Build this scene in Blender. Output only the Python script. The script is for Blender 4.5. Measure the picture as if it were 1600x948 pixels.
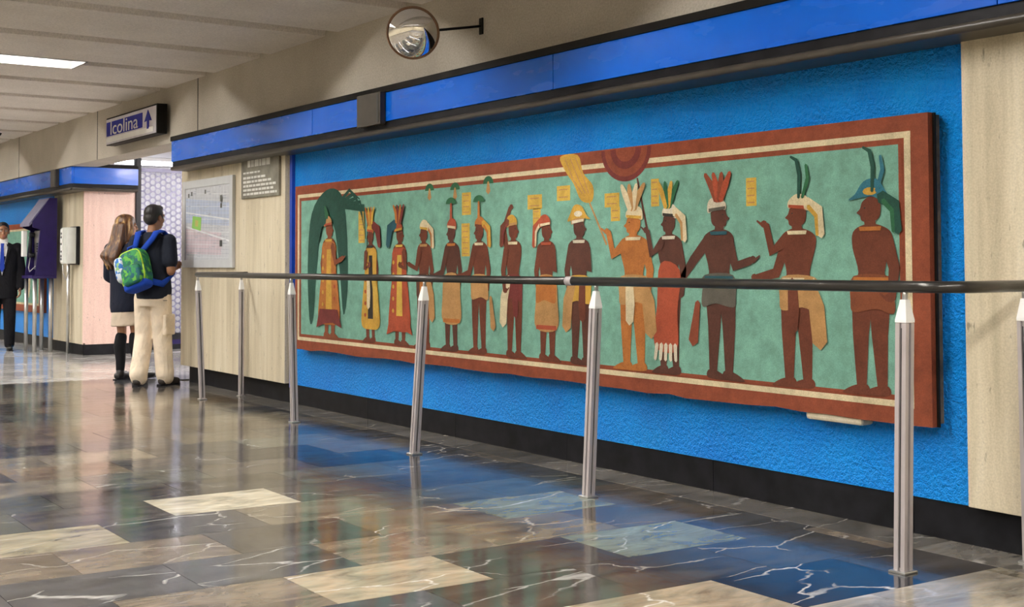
import bpy, bmesh, math, random
from mathutils import Vector, Matrix, geometry
R = math.radians
PI = math.pi
for _o in list(bpy.data.objects):
    bpy.data.objects.remove(_o)
SC = bpy.context.scene
COL = SC.collection
# ------------------------------------------------------------------ camera
CAM_YAW, CAM_PITCH, CAM_ROLL, CAM_F, CAM_PY, CAM_H = 0.614394, 0.0377446, -0.0033983, 1950.0, 335.88, 1.2
_f = Vector((-math.cos(CAM_YAW)*math.cos(CAM_PITCH), math.sin(CAM_YAW)*math.cos(CAM_PITCH), math.sin(CAM_PITCH)))
_r = Vector((math.sin(CAM_YAW), math.cos(CAM_YAW), 0.0))
_u = _r.cross(_f)
_c, _s = math.cos(CAM_ROLL), math.sin(CAM_ROLL)
_r, _u = _c*_r + _s*_u, -_s*_r + _c*_u
cd = bpy.data.cameras.new('camera')
cam = bpy.data.objects.new('camera', cd)
COL.objects.link(cam)
cam.matrix_world = Matrix(((_r.x, _u.x, -_f.x, 0), (_r.y, _u.y, -_f.y, 0), (_r.z, _u.z, -_f.z, CAM_H), (0, 0, 0, 1)))
cd.sensor_fit = 'HORIZONTAL'
cd.sensor_width = 36.0
cd.lens = CAM_F / 1600.0 * 36.0
cd.shift_y = -(474.0 - CAM_PY) / 1600.0
cd.clip_start = 0.05
cd.clip_end = 200
SC.camera = cam
# ------------------------------------------------------------------ world, exposure, light strengths
W = bpy.data.worlds.new('world')
SC.world = W
W.use_nodes = True
W.node_tree.nodes['Background'].inputs[0].default_value = (0.8, 0.85, 1.0, 1)
W.node_tree.nodes['Background'].inputs[1].default_value = 0.0
SC.view_settings.view_transform = 'Standard'
SC.view_settings.look = 'None'
SC.view_settings.gamma = 1.0
SC.view_settings.use_curve_mapping = False
SC.view_settings.exposure = 0.0
SC.cycles.use_denoising = True
SC.cycles.max_bounces = 10
SC.cycles.diffuse_bounces = 6
SC.cycles.glossy_bounces = 5
SC.cycles.sample_clamp_indirect = 8.0
TUBE = 142.0          # emission of the corridor tubes
PASSAGE_TUBE = 190.0  # tubes in the side passage
BOOTH_TUBE = 24.0    # tubes behind the gate

# ------------------------------------------------------------------ materials
def srgb(r, g, b):
    f = lambda c: (c/255.0/12.92) if c/255.0 <= 0.04045 else ((c/255.0+0.055)/1.055)**2.4
    return (f(r), f(g), f(b), 1.0)

class NT:
    def __init__(s, name):
        s.m = bpy.data.materials.new(name)
        s.m.use_nodes = True
        s.t = s.m.node_tree
        s.b = s.t.nodes['Principled BSDF']
    def n(s, typ, **kw):
        x = s.t.nodes.new(typ)
        for k, v in kw.items():
            if k in x.inputs:
                x.inputs[k].default_value = v
            else:
                setattr(x, k, v)
        return x
    def l(s, a, b):
        s.t.links.new(a, b)
    def coords(s, scale=(1, 1, 1), rnd=0.0):
        g = s.n('ShaderNodeNewGeometry')
        mp = s.n('ShaderNodeMapping')
        mp.inputs['Scale'].default_value = scale
        s.l(g.outputs['Position'], mp.inputs['Vector'])
        if rnd:
            oi = s.n('ShaderNodeObjectInfo')
            mu = s.n('ShaderNodeMath', operation='MULTIPLY')
            mu.inputs[1].default_value = rnd
            s.l(oi.outputs['Random'], mu.inputs[0])
            s.l(mu.outputs[0], mp.inputs['Location'])
        return mp.outputs[0]
    def noise(s, vec, scale, detail=3, rough=0.5, dist=0.0):
        x = s.n('ShaderNodeTexNoise')
        x.inputs['Scale'].default_value = scale
        x.inputs['Detail'].default_value = detail
        x.inputs['Roughness'].default_value = rough
        x.inputs['Distortion'].default_value = dist
        s.l(vec, x.inputs['Vector'])
        return x.outputs['Fac']
    def ramp(s, fac, stops):
        x = s.n('ShaderNodeValToRGB')
        e = x.color_ramp.elements
        while len(e) < len(stops):
            e.new(0.5)
        for i, (p, c) in enumerate(stops):
            e[i].position = p
            e[i].color = c if len(c) == 4 else (*c, 1)
        s.l(fac, x.inputs[0])
        return x.outputs[0]
    def mix(s, fac, a, b, mode='MIX'):
        x = s.n('ShaderNodeMix', data_type='RGBA', blend_type=mode)
        for k, v in ((0, fac), (6, a), (7, b)):
            if hasattr(v, 'is_linked'):
                s.l(v, x.inputs[k])
            else:
                x.inputs[k].default_value = v
        return x.outputs[2]
    def bump(s, h, strength, dist=0.01):
        x = s.n('ShaderNodeBump')
        x.inputs['Strength'].default_value = strength
        x.inputs['Distance'].default_value = dist
        s.l(h, x.inputs['Height'])
        s.l(x.outputs[0], s.b.inputs['Normal'])
    def set(s, rough=None, metal=None, spec=None, coat=None):
        if rough is not None: s.b.inputs['Roughness'].default_value = rough
        if metal is not None: s.b.inputs['Metallic'].default_value = metal
        if spec is not None: s.b.inputs['Specular IOR Level'].default_value = spec
        if coat is not None: s.b.inputs['Coat Weight'].default_value = coat
        return s

G4 = lambda v: (v, v, v, 1)
def mat(name, col, rough=0.5, metal=0.0, spec=0.5, var=0.12, vscale=9.0, bump=0.0, bscale=60.0):
    """plain surface with a little procedural mottling"""
    n = NT(name).set(rough, metal, spec)
    v = n.coords()
    a = n.noise(v, vscale, 4)
    c1 = tuple(x*(1-var) for x in col[:3])+(1,)
    c2 = tuple(min(1, x*(1+var)) for x in col[:3])+(1,)
    n.l(n.ramp(a, [(0.3, c1), (0.7, c2)]), n.b.inputs['Base Color'])
    if bump:
        n.bump(n.noise(v, bscale, 3), bump)
    return n.m

def emit(name, col, strength):
    n = NT(name)
    n.b.inputs['Base Color'].default_value = (0.9, 0.9, 0.9, 1)
    n.b.inputs['Emission Color'].default_value = (*col, 1)
    n.b.inputs['Emission Strength'].default_value = strength
    return n.m

def marble():
    n = NT('polished_marble').set(0.1, 0, 0.5)
    oi = n.n('ShaderNodeObjectInfo')
    v = n.coords((2.4, 1.0, 1.0), 57.0)
    cloud = n.noise(v, 3.2, 6, 0.6, 0.8)
    cl = n.ramp(cloud, [(0.28, G4(0.42)), (0.5, G4(1.0)), (0.74, G4(1.55))])
    base = n.mix(1.0, oi.outputs['Color'], cl, 'MULTIPLY')
    fine = n.noise(n.coords((9, 1.5, 1)), 8, 5, 0.7)
    tint = n.ramp(fine, [(0.3, (1.1, 0.98, 0.82, 1)), (0.7, (0.9, 1.0, 1.08, 1))])
    base = n.mix(0.8, base, tint, 'MULTIPLY')
    warp = n.n('ShaderNodeVectorMath', operation='MULTIPLY_ADD')
    wn = n.n('ShaderNodeTexNoise'); wn.inputs['Scale'].default_value = 4.0; wn.inputs['Detail'].default_value = 4
    n.l(v, wn.inputs['Vector'])
    n.l(wn.outputs['Color'], warp.inputs[0]); warp.inputs[1].default_value = (0.30, 0.30, 0.0); n.l(v, warp.inputs[2])
    vo = n.n('ShaderNodeTexVoronoi', feature='DISTANCE_TO_EDGE'); vo.inputs['Scale'].default_value = 1.35
    n.l(warp.outputs[0], vo.inputs['Vector'])
    vein = n.ramp(vo.outputs['Distance'], [(0.0, G4(1)), (0.016, G4(0.0))])
    gate = n.ramp(n.noise(v, 1.9, 2), [(0.44, G4(0)), (0.58, G4(1))])
    m1 = n.n('ShaderNodeMath', operation='MULTIPLY'); n.l(vein, m1.inputs[0]); n.l(gate, m1.inputs[1])
    m2 = n.n('ShaderNodeMath', operation='MULTIPLY'); n.l(m1.outputs[0], m2.inputs[0]); n.l(oi.outputs['Alpha'], m2.inputs[1])
    n.l(n.mix(m2.outputs[0], base, (0.72, 0.7, 0.66, 1)), n.b.inputs['Base Color'])
    rr = n.ramp(n.noise(v, 6, 3), [(0.3, G4(0.09)), (0.7, G4(0.16))])
    n.l(rr, n.b.inputs['Roughness'])
    n.bump(n.noise(n.coords((1, 3, 1)), 5, 3), 0.05, 0.01)
    return n.m

def travertine(name, lo, mid, hi):
    n = NT(name).set(0.42, 0, 0.4)
    v = n.coords((1, 1, 0.07))
    band = n.noise(v, 11, 6, 0.6, 0.4)
    c = n.ramp(band, [(0.25, lo), (0.5, mid), (0.75, hi)])
    sp = n.noise(n.coords((1, 1, 0.3)), 38, 3, 0.6)
    pit = n.ramp(sp, [(0.27, G4(0.5)), (0.35, G4(1))])
    c = n.mix(1.0, c, pit, 'MULTIPLY')
    gr = n.ramp(n.noise(n.coords(), 120, 2), [(0.3, G4(0.88)), (0.7, G4(1.08))])
    n.l(n.mix(1.0, c, gr, 'MULTIPLY'), n.b.inputs['Base Color'])
    n.bump(sp, 0.15)
    return n.m

def concrete(name, lo, hi):
    n = NT(name).set(0.85, 0, 0.2)
    v = n.coords()
    a = n.noise(v, 1.6, 5, 0.6)
    c = n.ramp(a, [(0.3, lo), (0.7, hi)])
    g = n.ramp(n.noise(v, 70, 3, 0.7), [(0.3, G4(0.82)), (0.7, G4(1.12))])
    n.l(n.mix(1.0, c, g, 'MULTIPLY'), n.b.inputs['Base Color'])
    n.bump(n.noise(v, 90, 3, 0.7), 0.4, 0.008)
    return n.m

def plaster(name, lo, hi):
    n = NT(name).set(0.3, 0, 0.4)
    v = n.coords()
    n.l(n.ramp(n.noise(v, 3, 4), [(0.3, lo), (0.7, hi)]), n.b.inputs['Base Color'])
    n.bump(n.noise(v, 60, 3, 0.6), 1.0, 0.04)
    return n.m

def gloss_blue():
    n = NT('glossy_blue_enamel').set(0.16, 0, 0.28)
    v = n.coords((1, 1, 1))
    n.l(n.ramp(n.noise(v, 1.2, 4), [(0.3, (0.002, 0.085, 0.50, 1)), (0.7, (0.002, 0.125, 0.66, 1))]), n.b.inputs['Base Color'])
    rr = n.ramp(n.noise(n.coords((1, 1, 4)), 2.0, 4), [(0.3, G4(0.12)), (0.7, G4(0.34))])
    n.l(rr, n.b.inputs['Roughness'])
    n.bump(n.noise(v, 3.0, 2), 0.06, 0.02)
    return n.m

M = {}
M['marble'] = marble()
M['grout'] = mat('grey_grout', (0.13, 0.12, 0.11, 1), 0.6)
M['trav'] = travertine('travertine', (0.42, 0.36, 0.25, 1), (0.58, 0.51, 0.37, 1), (0.68, 0.62, 0.49, 1))
M['trav_pink'] = travertine('pinkish_travertine', (0.66, 0.44, 0.37, 1), (0.76, 0.54, 0.46, 1), (0.82, 0.62, 0.53, 1))
M['concrete'] = concrete('rough_concrete', (0.40, 0.36, 0.30, 1), (0.50, 0.46, 0.39, 1))
M['ceiling'] = concrete('painted_concrete', (0.70, 0.645, 0.59, 1), (0.80, 0.745, 0.69, 1))
M['blue'] = plaster('blue_plaster', (0.002, 0.25, 0.86, 1), (0.003, 0.33, 0.95, 1))
M['gloss_blue'] = gloss_blue()
M['deep_blue'] = mat('deep_blue_paint', (0.01, 0.05, 0.35, 1), 0.4)
M['black'] = mat('black_stone', (0.010, 0.010, 0.012, 1), 0.5, spec=0.12, var=0.4)
M['dark_metal'] = mat('dark_bronze_metal', (0.010, 0.009, 0.008, 1), 0.55, 0.0, spec=0.1, var=0.25)
M['brown_metal'] = mat('brown_anodised_metal', (0.052, 0.045, 0.036, 1), 0.35, 0.0, spec=0.3, var=0.2)
M['rail'] = mat('grey_rail_metal', (0.055, 0.052, 0.048, 1), 0.28, 0.7, var=0.15)
M['alu'] = mat('satin_aluminium', (0.47, 0.43, 0.435, 1), 0.42, 0.35, var=0.06)
M['groove'] = mat('dark_groove', (0.05, 0.05, 0.05, 1), 0.6)
M['white'] = mat('white_enamel', (0.8, 0.8, 0.78, 1), 0.4, var=0.04)
M['white_wall'] = mat('white_painted_wall', (0.8, 0.79, 0.8, 1), 0.7, var=0.04)
M['grey_plastic'] = mat('pale_grey_plastic', (0.58, 0.6, 0.56, 1), 0.45, var=0.06)
M['trough'] = mat('grey_trough_paint', (0.16, 0.155, 0.15, 1), 0.7, spec=0.1)
M['hood'] = mat('grey_violet_enamel', (0.16, 0.15, 0.22, 1), 0.4, spec=0.2)
M['steel'] = mat('brushed_steel', (0.55, 0.55, 0.55, 1), 0.3, 0.9)
M['chrome'] = mat('mirror_chrome', (0.93, 0.93, 0.93, 1), 0.02, 1.0, var=0.01)
M['rim'] = mat('brown_rubber_rim', (0.20, 0.10, 0.05, 1), 0.5)
M['purple'] = mat('dark_violet_enamel', (0.022, 0.014, 0.085, 1), 0.4, spec=0.2)
M['black_plastic'] = mat('black_plastic', (0.010, 0.010, 0.013, 1), 0.4, spec=0.2)
M['sign_blue'] = mat('sign_blue', (0.008, 0.012, 0.26, 1), 0.5, spec=0.1)
M['frame'] = mat('silver_frame', (0.60, 0.62, 0.64, 1), 0.4, 0.2, var=0.05)
M['sign_face'] = mat('sign_grey', (0.55, 0.53, 0.58, 1), 0.35)
M['plaque'] = mat('grey_bronze_plaque', (0.20, 0.19, 0.15, 1), 0.4, 0.3, var=0.3)
M['pale'] = mat('pale_lettering', (0.66, 0.66, 0.62, 1), 0.5)
M['tube'] = emit('fluorescent_tube', (1.0, 0.965, 0.92), TUBE)
M['tube_pass'] = emit('passage_tube', (1.0, 0.93, 0.90), PASSAGE_TUBE)
M['tube_booth'] = emit('booth_tube', (0.92, 0.93, 1.0), BOOTH_TUBE)

# ------------------------------------------------------------------ mesh helpers
def BM(): return bmesh.new()

def box(bm, x0, x1, y0, y1, z0, z1, mi=0, bev=0.0):
    t = bmesh.new()
    bmesh.ops.create_cube(t, size=1.0)
    for v in t.verts:
        v.co = Vector(((x0+x1)/2 + v.co.x*(x1-x0), (y0+y1)/2 + v.co.y*(y1-y0), (z0+z1)/2 + v.co.z*(z1-z0)))
    if bev:
        bmesh.ops.bevel(t, geom=list(t.edges), offset=bev, segments=2, affect='EDGES', profile=0.5)
    merge(bm, t, mi)

def merge(bm, t, mi=0, mx=None, smooth=False):
    mp = {}
    for v in t.verts:
        mp[v] = bm.verts.new(mx @ v.co if mx is not None else v.co)
    for f in t.faces:
        try:
            nf = bm.faces.new([mp[v] for v in f.verts])
            nf.material_index = mi
            nf.smooth = smooth or f.smooth
        except ValueError:
            pass
    t.free()

def frame(d):
    d = d.normalized()
    a = Vector((0, 0, 1)) if abs(d.z) < 0.9 else Vector((1, 0, 0))
    u = d.cross(a).normalized()
    return u, d.cross(u).normalized()

def rings(bm, rs, caps=True, mi=0, smooth=True):
    """skin a list of rings (lists of equally many points)"""
    vs = [[bm.verts.new(p) for p in r] for r in rs]
    n = len(vs[0])
    for a, b in zip(vs, vs[1:]):
        for i in range(n):
            f = bm.faces.new((a[i], a[(i+1) % n], b[(i+1) % n], b[i]))
            f.material_index = mi; f.smooth = smooth
    if caps:
        for f in (bm.faces.new(list(reversed(vs[0]))), bm.faces.new(vs[-1])):
            f.material_index = mi

def tube(bm, pts, r, n=12, mi=0, rr=None, caps=True):
    pts = [Vector(p) for p in pts]
    rs = []
    u = None
    for i, p in enumerate(pts):
        d = (pts[min(i+1, len(pts)-1)] - pts[max(i-1, 0)]).normalized()
        if u is None:
            u, w = frame(d)
        else:
            u = (u - d*u.dot(d)).normalized()
            w = d.cross(u).normalized()
        rad = rr[i] if rr else r
        rs.append([p + rad*(math.cos(2*PI*k/n)*u + math.sin(2*PI*k/n)*w) for k in range(n)])
    rings(bm, rs, caps, mi)

def lathe(bm, prof, center, axis, n=32, mi=0, caps=False):
    """profile of (radius, height) about an axis"""
    c = Vector(center); d = Vector(axis).normalized(); u, w = frame(d)
    rings(bm, [[c + d*h + r*(math.cos(2*PI*k/n)*u + math.sin(2*PI*k/n)*w) for k in range(n)] for r, h in prof], caps, mi)

def prism(bm, poly, a, b, mi=0):
    """extrude poly (list of callables a(p)->point / b(p)->point)"""
    A = [bm.verts.new(a(p)) for p in poly]
    B = [bm.verts.new(b(p)) for p in poly]
    n = len(poly)
    fs = [bm.faces.new(A), bm.faces.new(list(reversed(B)))]
    for i in range(n):
        fs.append(bm.faces.new((A[i], B[i], B[(i+1) % n], A[(i+1) % n])))
    for f in fs: f.material_index = mi

def origin(p):
    v = Vector((0, 0, 0))
    while p is not None:
        v += p.location
        p = p.parent
    return v

def obj(name, bm, mats, parent=None, local=False, smooth=False, mesh=None):
    if mesh is None:
        mesh = bpy.data.meshes.new(name)
        bmesh.ops.recalc_face_normals(bm, faces=list(bm.faces))
        if smooth:
            for f in bm.faces: f.smooth = True
        if parent is not None and not local:
            bmesh.ops.translate(bm, verts=list(bm.verts), vec=-origin(parent))
        bm.to_mesh(mesh)
        bm.free()
        for m in (mats if isinstance(mats, (list, tuple)) else [mats]):
            mesh.materials.append(m)
    o = bpy.data.objects.new(name, mesh)
    COL.objects.link(o)
    if parent is not None:
        o.parent = parent
    return o

def tag(o, label=None, cat=None, group=None, kind=None):
    for k, v in (('label', label), ('category', cat), ('group', group), ('kind', kind)):
        if v: o[k] = v
    return o

def thing(name, label, cat, loc=(0, 0, 0), rz=0.0, group=None, kind=None):
    o = bpy.data.objects.new(name, None)
    o.empty_display_size = 0.1
    COL.objects.link(o)
    o.location = loc
    o.rotation_euler = (0, 0, rz)
    return tag(o, label, cat, group, kind)

# ------------------------------------------------------------------ dimensions
WY = 4.64            # face of the blue wall
CZ = 3.05            # ceiling
XL, XR = -12.33, 3.0  # main wall ends
PX = -16.63          # return face on the far side of the passage
LY = 4.85            # stone face of the far wall section
XE, XN = -30.0, 5.0  # far and near end of the corridor
YO = -4.2            # opposite wall
SH = 0.055           # the tile rows run slightly askew of the wall

# ------------------------------------------------------------------ floor
bm = BM(); box(bm, XE-0.2, XN+0.2, YO-0.2, 9.4, -0.12, -0.018)
floor = tag(obj('floor', bm, M['grout']), 'polished marble floor of mixed grey, brown and beige tiles', 'floor', kind='structure')
TP, TL = 0.46, 0.64   # row pitch along the wall, tile length across
def tile_mesh(x0, x1, y0, y1):
    b = BM()
    g = 0.0012
    P = [(x0+g, y0+g), (x1-g, y0+g), (x1-g, y1-g), (x0+g, y1-g)]
    prism(b, P, lambda p: (p[0]+SH*(p[1]), p[1], 0.0), lambda p: (p[0]+SH*(p[1]), p[1], -0.02))
    return b
_b = tile_mesh(0, TP, 0, TL)
TM = bpy.data.meshes.new('tile'); bmesh.ops.recalc_face_normals(_b, faces=list(_b.faces)); _b.to_mesh(TM); _b.free(); TM.materials.append(M['marble'])
rng = random.Random(11)
PAL = [((0.085, 0.08, 0.075), 0.5), ((0.12, 0.11, 0.105), 0.6), ((0.19, 0.165, 0.13), 0.6), ((0.25, 0.22, 0.17), 0.6),
       ((0.13, 0.14, 0.125), 0.8), ((0.16, 0.13, 0.10), 0.4), ((0.075, 0.08, 0.09), 0.7), ((0.21, 0.16, 0.11), 0.5)]
DARK = ((0.075, 0.068, 0.062), 0.5); DEEP = ((0.03, 0.035, 0.05), 1.0); TAN = ((0.34, 0.285, 0.21), 1.0); CREAM = ((0.48, 0.44, 0.35), 0.15)
NAVY = ((0.022, 0.026, 0.036), 0.2); GREEN = ((0.25, 0.28, 0.23), 1.0); OLIVE = ((0.30, 0.27, 0.20), 0.4); SLATE = ((0.085, 0.085, 0.09), 0.6); BROWN = ((0.22, 0.18, 0.14), 0.5)
# (row, index of tile): colour; index 0 is the tile that starts nearest y = 2.06 / 2.38
FIX = {(1, -1): BROWN, (1, -2): SLATE, (1, 0): TAN, (1, 1): DARK, (1, 2): GREEN, (1, 3): SLATE, (0, 0): DARK, (0, 1): DARK, (0, 2): SLATE, (0, 3): BROWN, (-1, 1): TAN, (-1, 0): TAN,
       (-1, 2): DEEP, (5, 0): CREAM, (4, -1): OLIVE, (4, 0): SLATE, (3, -2): BROWN, (3, -1): BROWN, (2, -1): SLATE, (2, -2): SLATE, (2, 0): SLATE,
       (2, 1): BROWN, (2, 2): ((0.22, 0.185, 0.13), 0.6), (3, 1): ((0.20, 0.165, 0.12), 1.0), (3, 2): GREEN, (-2, 2): ((0.33, 0.30, 0.26), 0.5), (-2, 3): ((0.30, 0.27, 0.23), 0.5),
       (7, 2): NAVY, (8, 2): NAVY, (8, 1): SLATE, (6, 3): SLATE, (7, 3): SLATE}
rest = BM()
ntile = 0
spots = []
for k in range(-8, 58):
    x0 = -3.475 - TP*(k+1) - SH*3.0     # left side of row k at y = 0 before the skew
    off = 2.06 if k % 2 else 1.755
    if k in (3,): off = 2.09
    if k in (4, 2, 0): off = 1.755 if k == 2 else (1.78 if k == 4 else 2.40)
    if k == -1: off = 2.07
    if k == 5: off = 2.14
    j0 = int(math.floor((YO - off)/TL)) - 1
    for j in range(j0, 20):
        y = off + j*TL
        if y > 9.2 or y + TL < YO: continue
        xm = x0 + SH*y
        if xm < XE or xm > XN: continue
        if y >= 4.40 and XL < xm + 0.3: continue
        if y > LY and xm < PX - 0.3: continue
        spots.append((k, j, x0, y))
def in_view(x, y):
    d = Vector((x, y, -CAM_H)); z = d.dot(_f)
    if z < 0.3: return False
    px = 800 + CAM_F*d.dot(_r)/z; py = CAM_PY - CAM_F*d.dot(_u)/z
    return -150 < px < 1720 and py < 1120
def tile_dist(s): return (s[2]+SH*s[3]+TP/2)**2 + (s[3]+TL/2)**2
spots.sort(key=lambda s: (not in_view(s[2]+SH*s[3]+TP/2, s[3]+TL/2), tile_dist(s)))
for i, (k, j, x0, y) in enumerate(spots):
    xm = x0 + SH*y
    if i < 300 and in_view(xm+TP/2, y+TL/2):
        if (k, j) in FIX: c, a = FIX[(k, j)]
        elif xm < -13.35:
            v = rng.uniform(0.34, 0.52); c, a = (v, v*0.98, v*0.97), 0.1
        else:
            c, a = rng.choice(PAL)
            f = rng.uniform(0.7, 1.0); c = tuple(q*f for q in c)
        o = obj('tile', None, None, floor, mesh=TM)
        o.location = (x0 + SH*y, y, 0.0)
        if xm >= -13.35: c = tuple(q*(0.75 if c[0] < 0.3 else 0.95) for q in c); a *= 0.55 if (k, j) not in FIX else 0.85
        o.color = (*c, a)
    else:
        merge(rest, tile_mesh(xm, xm+TP, 0, TL), 0, Matrix.Translation((0, y, 0)))
o = obj('distant_tile', rest, M['marble'], floor); o.color = (0.17, 0.15, 0.125, 0.4); o['kind'] = 'stuff'
# border strip of slabs along the wall
bx = XL
while bx < XN:
    b = BM(); box(b, bx+0.001, bx+0.899, 4.40, 4.70, -0.02, 0.001)
    o = obj('border_tile', b, M['marble'], floor)
    v = rng.uniform(0.10, 0.2); o.color = (v, v*0.93, v*0.84, 0.4)
    bx += 0.9

# ------------------------------------------------------------------ ceiling: precast beams with grooves, troughs for the lights
bm = BM(); box(bm, XE-0.2, XN+0.2, YO-0.2, 4.8, 3.42, 3.6)
ceiling = tag(obj('ceiling', bm, M['ceiling']), 'beamed ceiling of pale precast concrete slabs', 'ceiling', kind='structure')
GRO = [-7.75 + 1.3*i for i in range(-19, 10)]
GW, GD = 0.085, 0.09
LIT = {i for i in range(len(GRO)) if abs(((GRO[i] + 7.75)/3.9) - round((GRO[i]+7.75)/3.9)) < 0.01}
def beam(b, x0, x1, y0, y1, c0=0.03, c1=0.03):
    P = [(x0, 3.42), (x0, CZ+GD), (x0+c0, CZ), (x1-c1, CZ), (x1, CZ+GD), (x1, 3.42)]
    prism(b, P, lambda p: (p[0], y0, p[1]), lambda p: (p[0], y1, p[1]))
TY0, TY1 = -3.4, 3.4
for i in range(len(GRO)-1):
    x0, x1 = GRO[i] + GW, GRO[i+1] - GW
    b = BM()
    if (i+1) in LIT:     # the beam beside a trough is cut back where the light sits
        xc = GRO[i+1] - 0.42
        beam(b, x0, xc, TY0, TY1, 0.03, 0.0)
        beam(b, x0, x1, YO-0.1, TY0); beam(b, x0, x1, TY1, 4.66)
    else:
        beam(b, x0, x1, YO-0.1, 4.66)
    obj('ceiling_slab', b, M['ceiling'], ceiling)
for i in LIT:
    x0, x1 = GRO[i] - 0.42, GRO[i] + GW
    gx = (x0+x1)/2
    where = {3.95: 'the second bay behind the viewer', 0.05: 'the bay straight above the viewer', -3.85: 'the bay before the last mural figures', -7.75: 'the bay beside the convex mirror',
             -11.65: 'the bay by the map board, its end in view', -15.55: 'the bay beyond the hanging sign', -19.45: 'the bay above the far telephones', -23.35: 'the bay over the small far mural',
             -27.25: 'the last bay but one of the far end'}.get(round(GRO[i], 2), 'the bay at the far end wall')
    t = thing('ceiling_light', 'recessed trough light in ' + where, 'light', (gx, 0, CZ))
    b = BM()
    w = 0.015
    box(b, x0+0.002, x1-0.002, TY0, TY1, CZ+0.18, CZ+0.20)
    box(b, x0+0.002, x0+w, TY0, TY1, CZ+0.0, CZ+0.18); box(b, x1-w, x1-0.002, TY0, TY1, CZ+0.0, CZ+0.18)
    box(b, x0+w, x1-w, TY0, TY0+w, CZ+0.0, CZ+0.18); box(b, x0+w, x1-w, TY1-w, TY1, CZ+0.0, CZ+0.18)
    obj('housing', b, M['trough'], t)
    for s in (-0.035, 0.035):
        for q in range(3):
            ya = TY0 + 0.08 + q*2.22
            b = BM(); tube(b, [(gx+s, ya, CZ+0.135), (gx+s, ya+2.16, CZ+0.135)], 0.019, 8)
            obj('fluorescent_tube', b, M['tube'], t)
b = BM(); lathe(b, [(0.0, 0.04), (0.09, 0.04), (0.11, 0.012), (0.115, 0.0), (0, 0)], (-18.6, 4.15, CZ-0.001), (0, 0, -1), 20)
tag(obj('ceiling_speaker', b, M['dark_metal']), 'small round dark loudspeaker on the ceiling at far left', 'loudspeaker')

# ------------------------------------------------------------------ walls
b = BM(); box(b, XL, XN, WY+0.03, WY+0.25, 0, 2.46)
wall_right = tag(obj('wall_right', b, M['concrete']), 'long wall behind the railing with blue plaster and stone facing', 'wall', kind='structure')
b = BM(); box(b, -9.80, -3.2, WY, WY+0.03, 0.165, 2.3)
tag(obj('blue_plaster', b, M['blue'], wall_right), 'bright blue rough plaster field')
b = BM(); box(b, -9.845, -9.80, WY-0.03, WY+0.03, 0.14, 2.2)
obj('edge_channel', b, M['deep_blue'], wall_right)
for x0, x1, y in ((XL, -11.52, 4.575), (-11.52, -10.70, 4.575), (-10.70, -9.86, 4.575), (-3.2, -2.35, 4.585), (-2.35, -1.5, 4.585), (-1.5, -0.65, 4.585), (-0.65, 0.2, 4.585), (0.2, 1.05, 4.585), (1.05, 1.9, 4.585), (1.9, 2.75, 4.585), (2.75, 3.6, 4.585), (3.6, 5.0, 4.585)):
    b = BM(); box(b, x0+0.0015, x1-0.0015, y, WY+0.03, 0.172, 2.3, bev=0.003)
    obj('stone_panel', b, M['trav'], wall_right)
base = BM(); box(base, XL+0.05, XN, 4.67, 4.70, 0, 0.2)
baseboard = tag(obj('baseboard_right', base, M['black']), 'black stone skirting under the blue wall', 'skirting', kind='structure')
xb = XL+0.06
while xb < XN:
    b = BM(); box(b, xb+0.002, min(xb+1.248, XN), 4.648, 4.672, 0.0, 0.172)
    obj('baseboard_slab', b, M['black'], baseboard)
    xb += 1.25
# concrete beam over everything (also over the passage)
b = BM(); box(b, XE, XN, 4.6, 4.95, 2.46, 3.42)
upper = tag(obj('wall_upper', b, M['concrete']), 'rough concrete beam above the blue fascia', 'beam', kind='structure')
for x in (-11.96, -15.25, -19.0, -4.2):
    b = BM(); box(b, x-0.008, x+0.008, 4.597, 4.602, 2.46, CZ)
    obj('joint_strip', b, M['groove'], upper)
# far section
b = BM(); box(b, XE, PX-0.25, LY+0.031, LY+0.29, 0, 2.5); box(b, PX-0.25, PX-0.03, LY+0.031, 5.52, 0, 2.5)
wall_far_right = tag(obj('wall_far_right', b, M['concrete']), 'far stretch of the wall beyond the passage', 'wall', kind='structure')
for x0, x1 in ((-17.35, PX), (-18.05, -17.35)):
    b = BM(); box(b, x0+0.0015, min(x1-0.0015, PX-0.032), LY, LY+0.03, 0.14, 2.3, bev=0.003)
    obj('stone_panel', b, M['trav'], wall_far_right)
b = BM(); box(b, PX-0.03, PX, LY+0.0, 5.53, 0.14, 2.3)
tag(obj('stone_return', b, M['trav_pink'], wall_far_right), 'pinkish stone slab turning the corner')
b = BM(); box(b, XE, -18.05, LY-0.01, LY+0.03, 0.16, 2.3)
tag(obj('blue_plaster', b, M['blue'], wall_far_right), 'bright blue plaster beyond the telephones')
b = BM(); box(b, XE, PX, LY+0.005, LY+0.03, 0, 0.16); box(b, PX-0.03, PX-0.005, LY+0.005, 5.6, 0, 0.16)
tag(obj('baseboard_far', b, M['black']), 'black skirting of the far wall', 'skirting', kind='structure')
# opposite wall, ends
b = BM(); box(b, XE-0.2, XN+0.2, YO-0.3, YO, 0, 3.42)
wl = tag(obj('wall_left', b, M['concrete']), 'opposite wall of the corridor behind the viewer', 'wall', kind='structure')
for i in range(20):
    x0 = XE + i*1.75
    b = BM(); box(b, x0+0.003, x0+1.747, YO, YO+0.03, 0.16, 2.2); obj('stone_panel', b, M['trav'], wl)
b = BM(); box(b, XE-0.2, XE, YO-0.3, 5.2, 0, 3.42)
tag(obj('wall_far', b, M['trav']), 'end wall far down the corridor', 'wall', kind='structure')
b = BM(); box(b, XN, XN+0.2, YO-0.3, 5.2, 0, 3.42)
tag(obj('wall_near', b, M['trav']), 'end wall behind the camera', 'wall', kind='structure')
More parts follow.
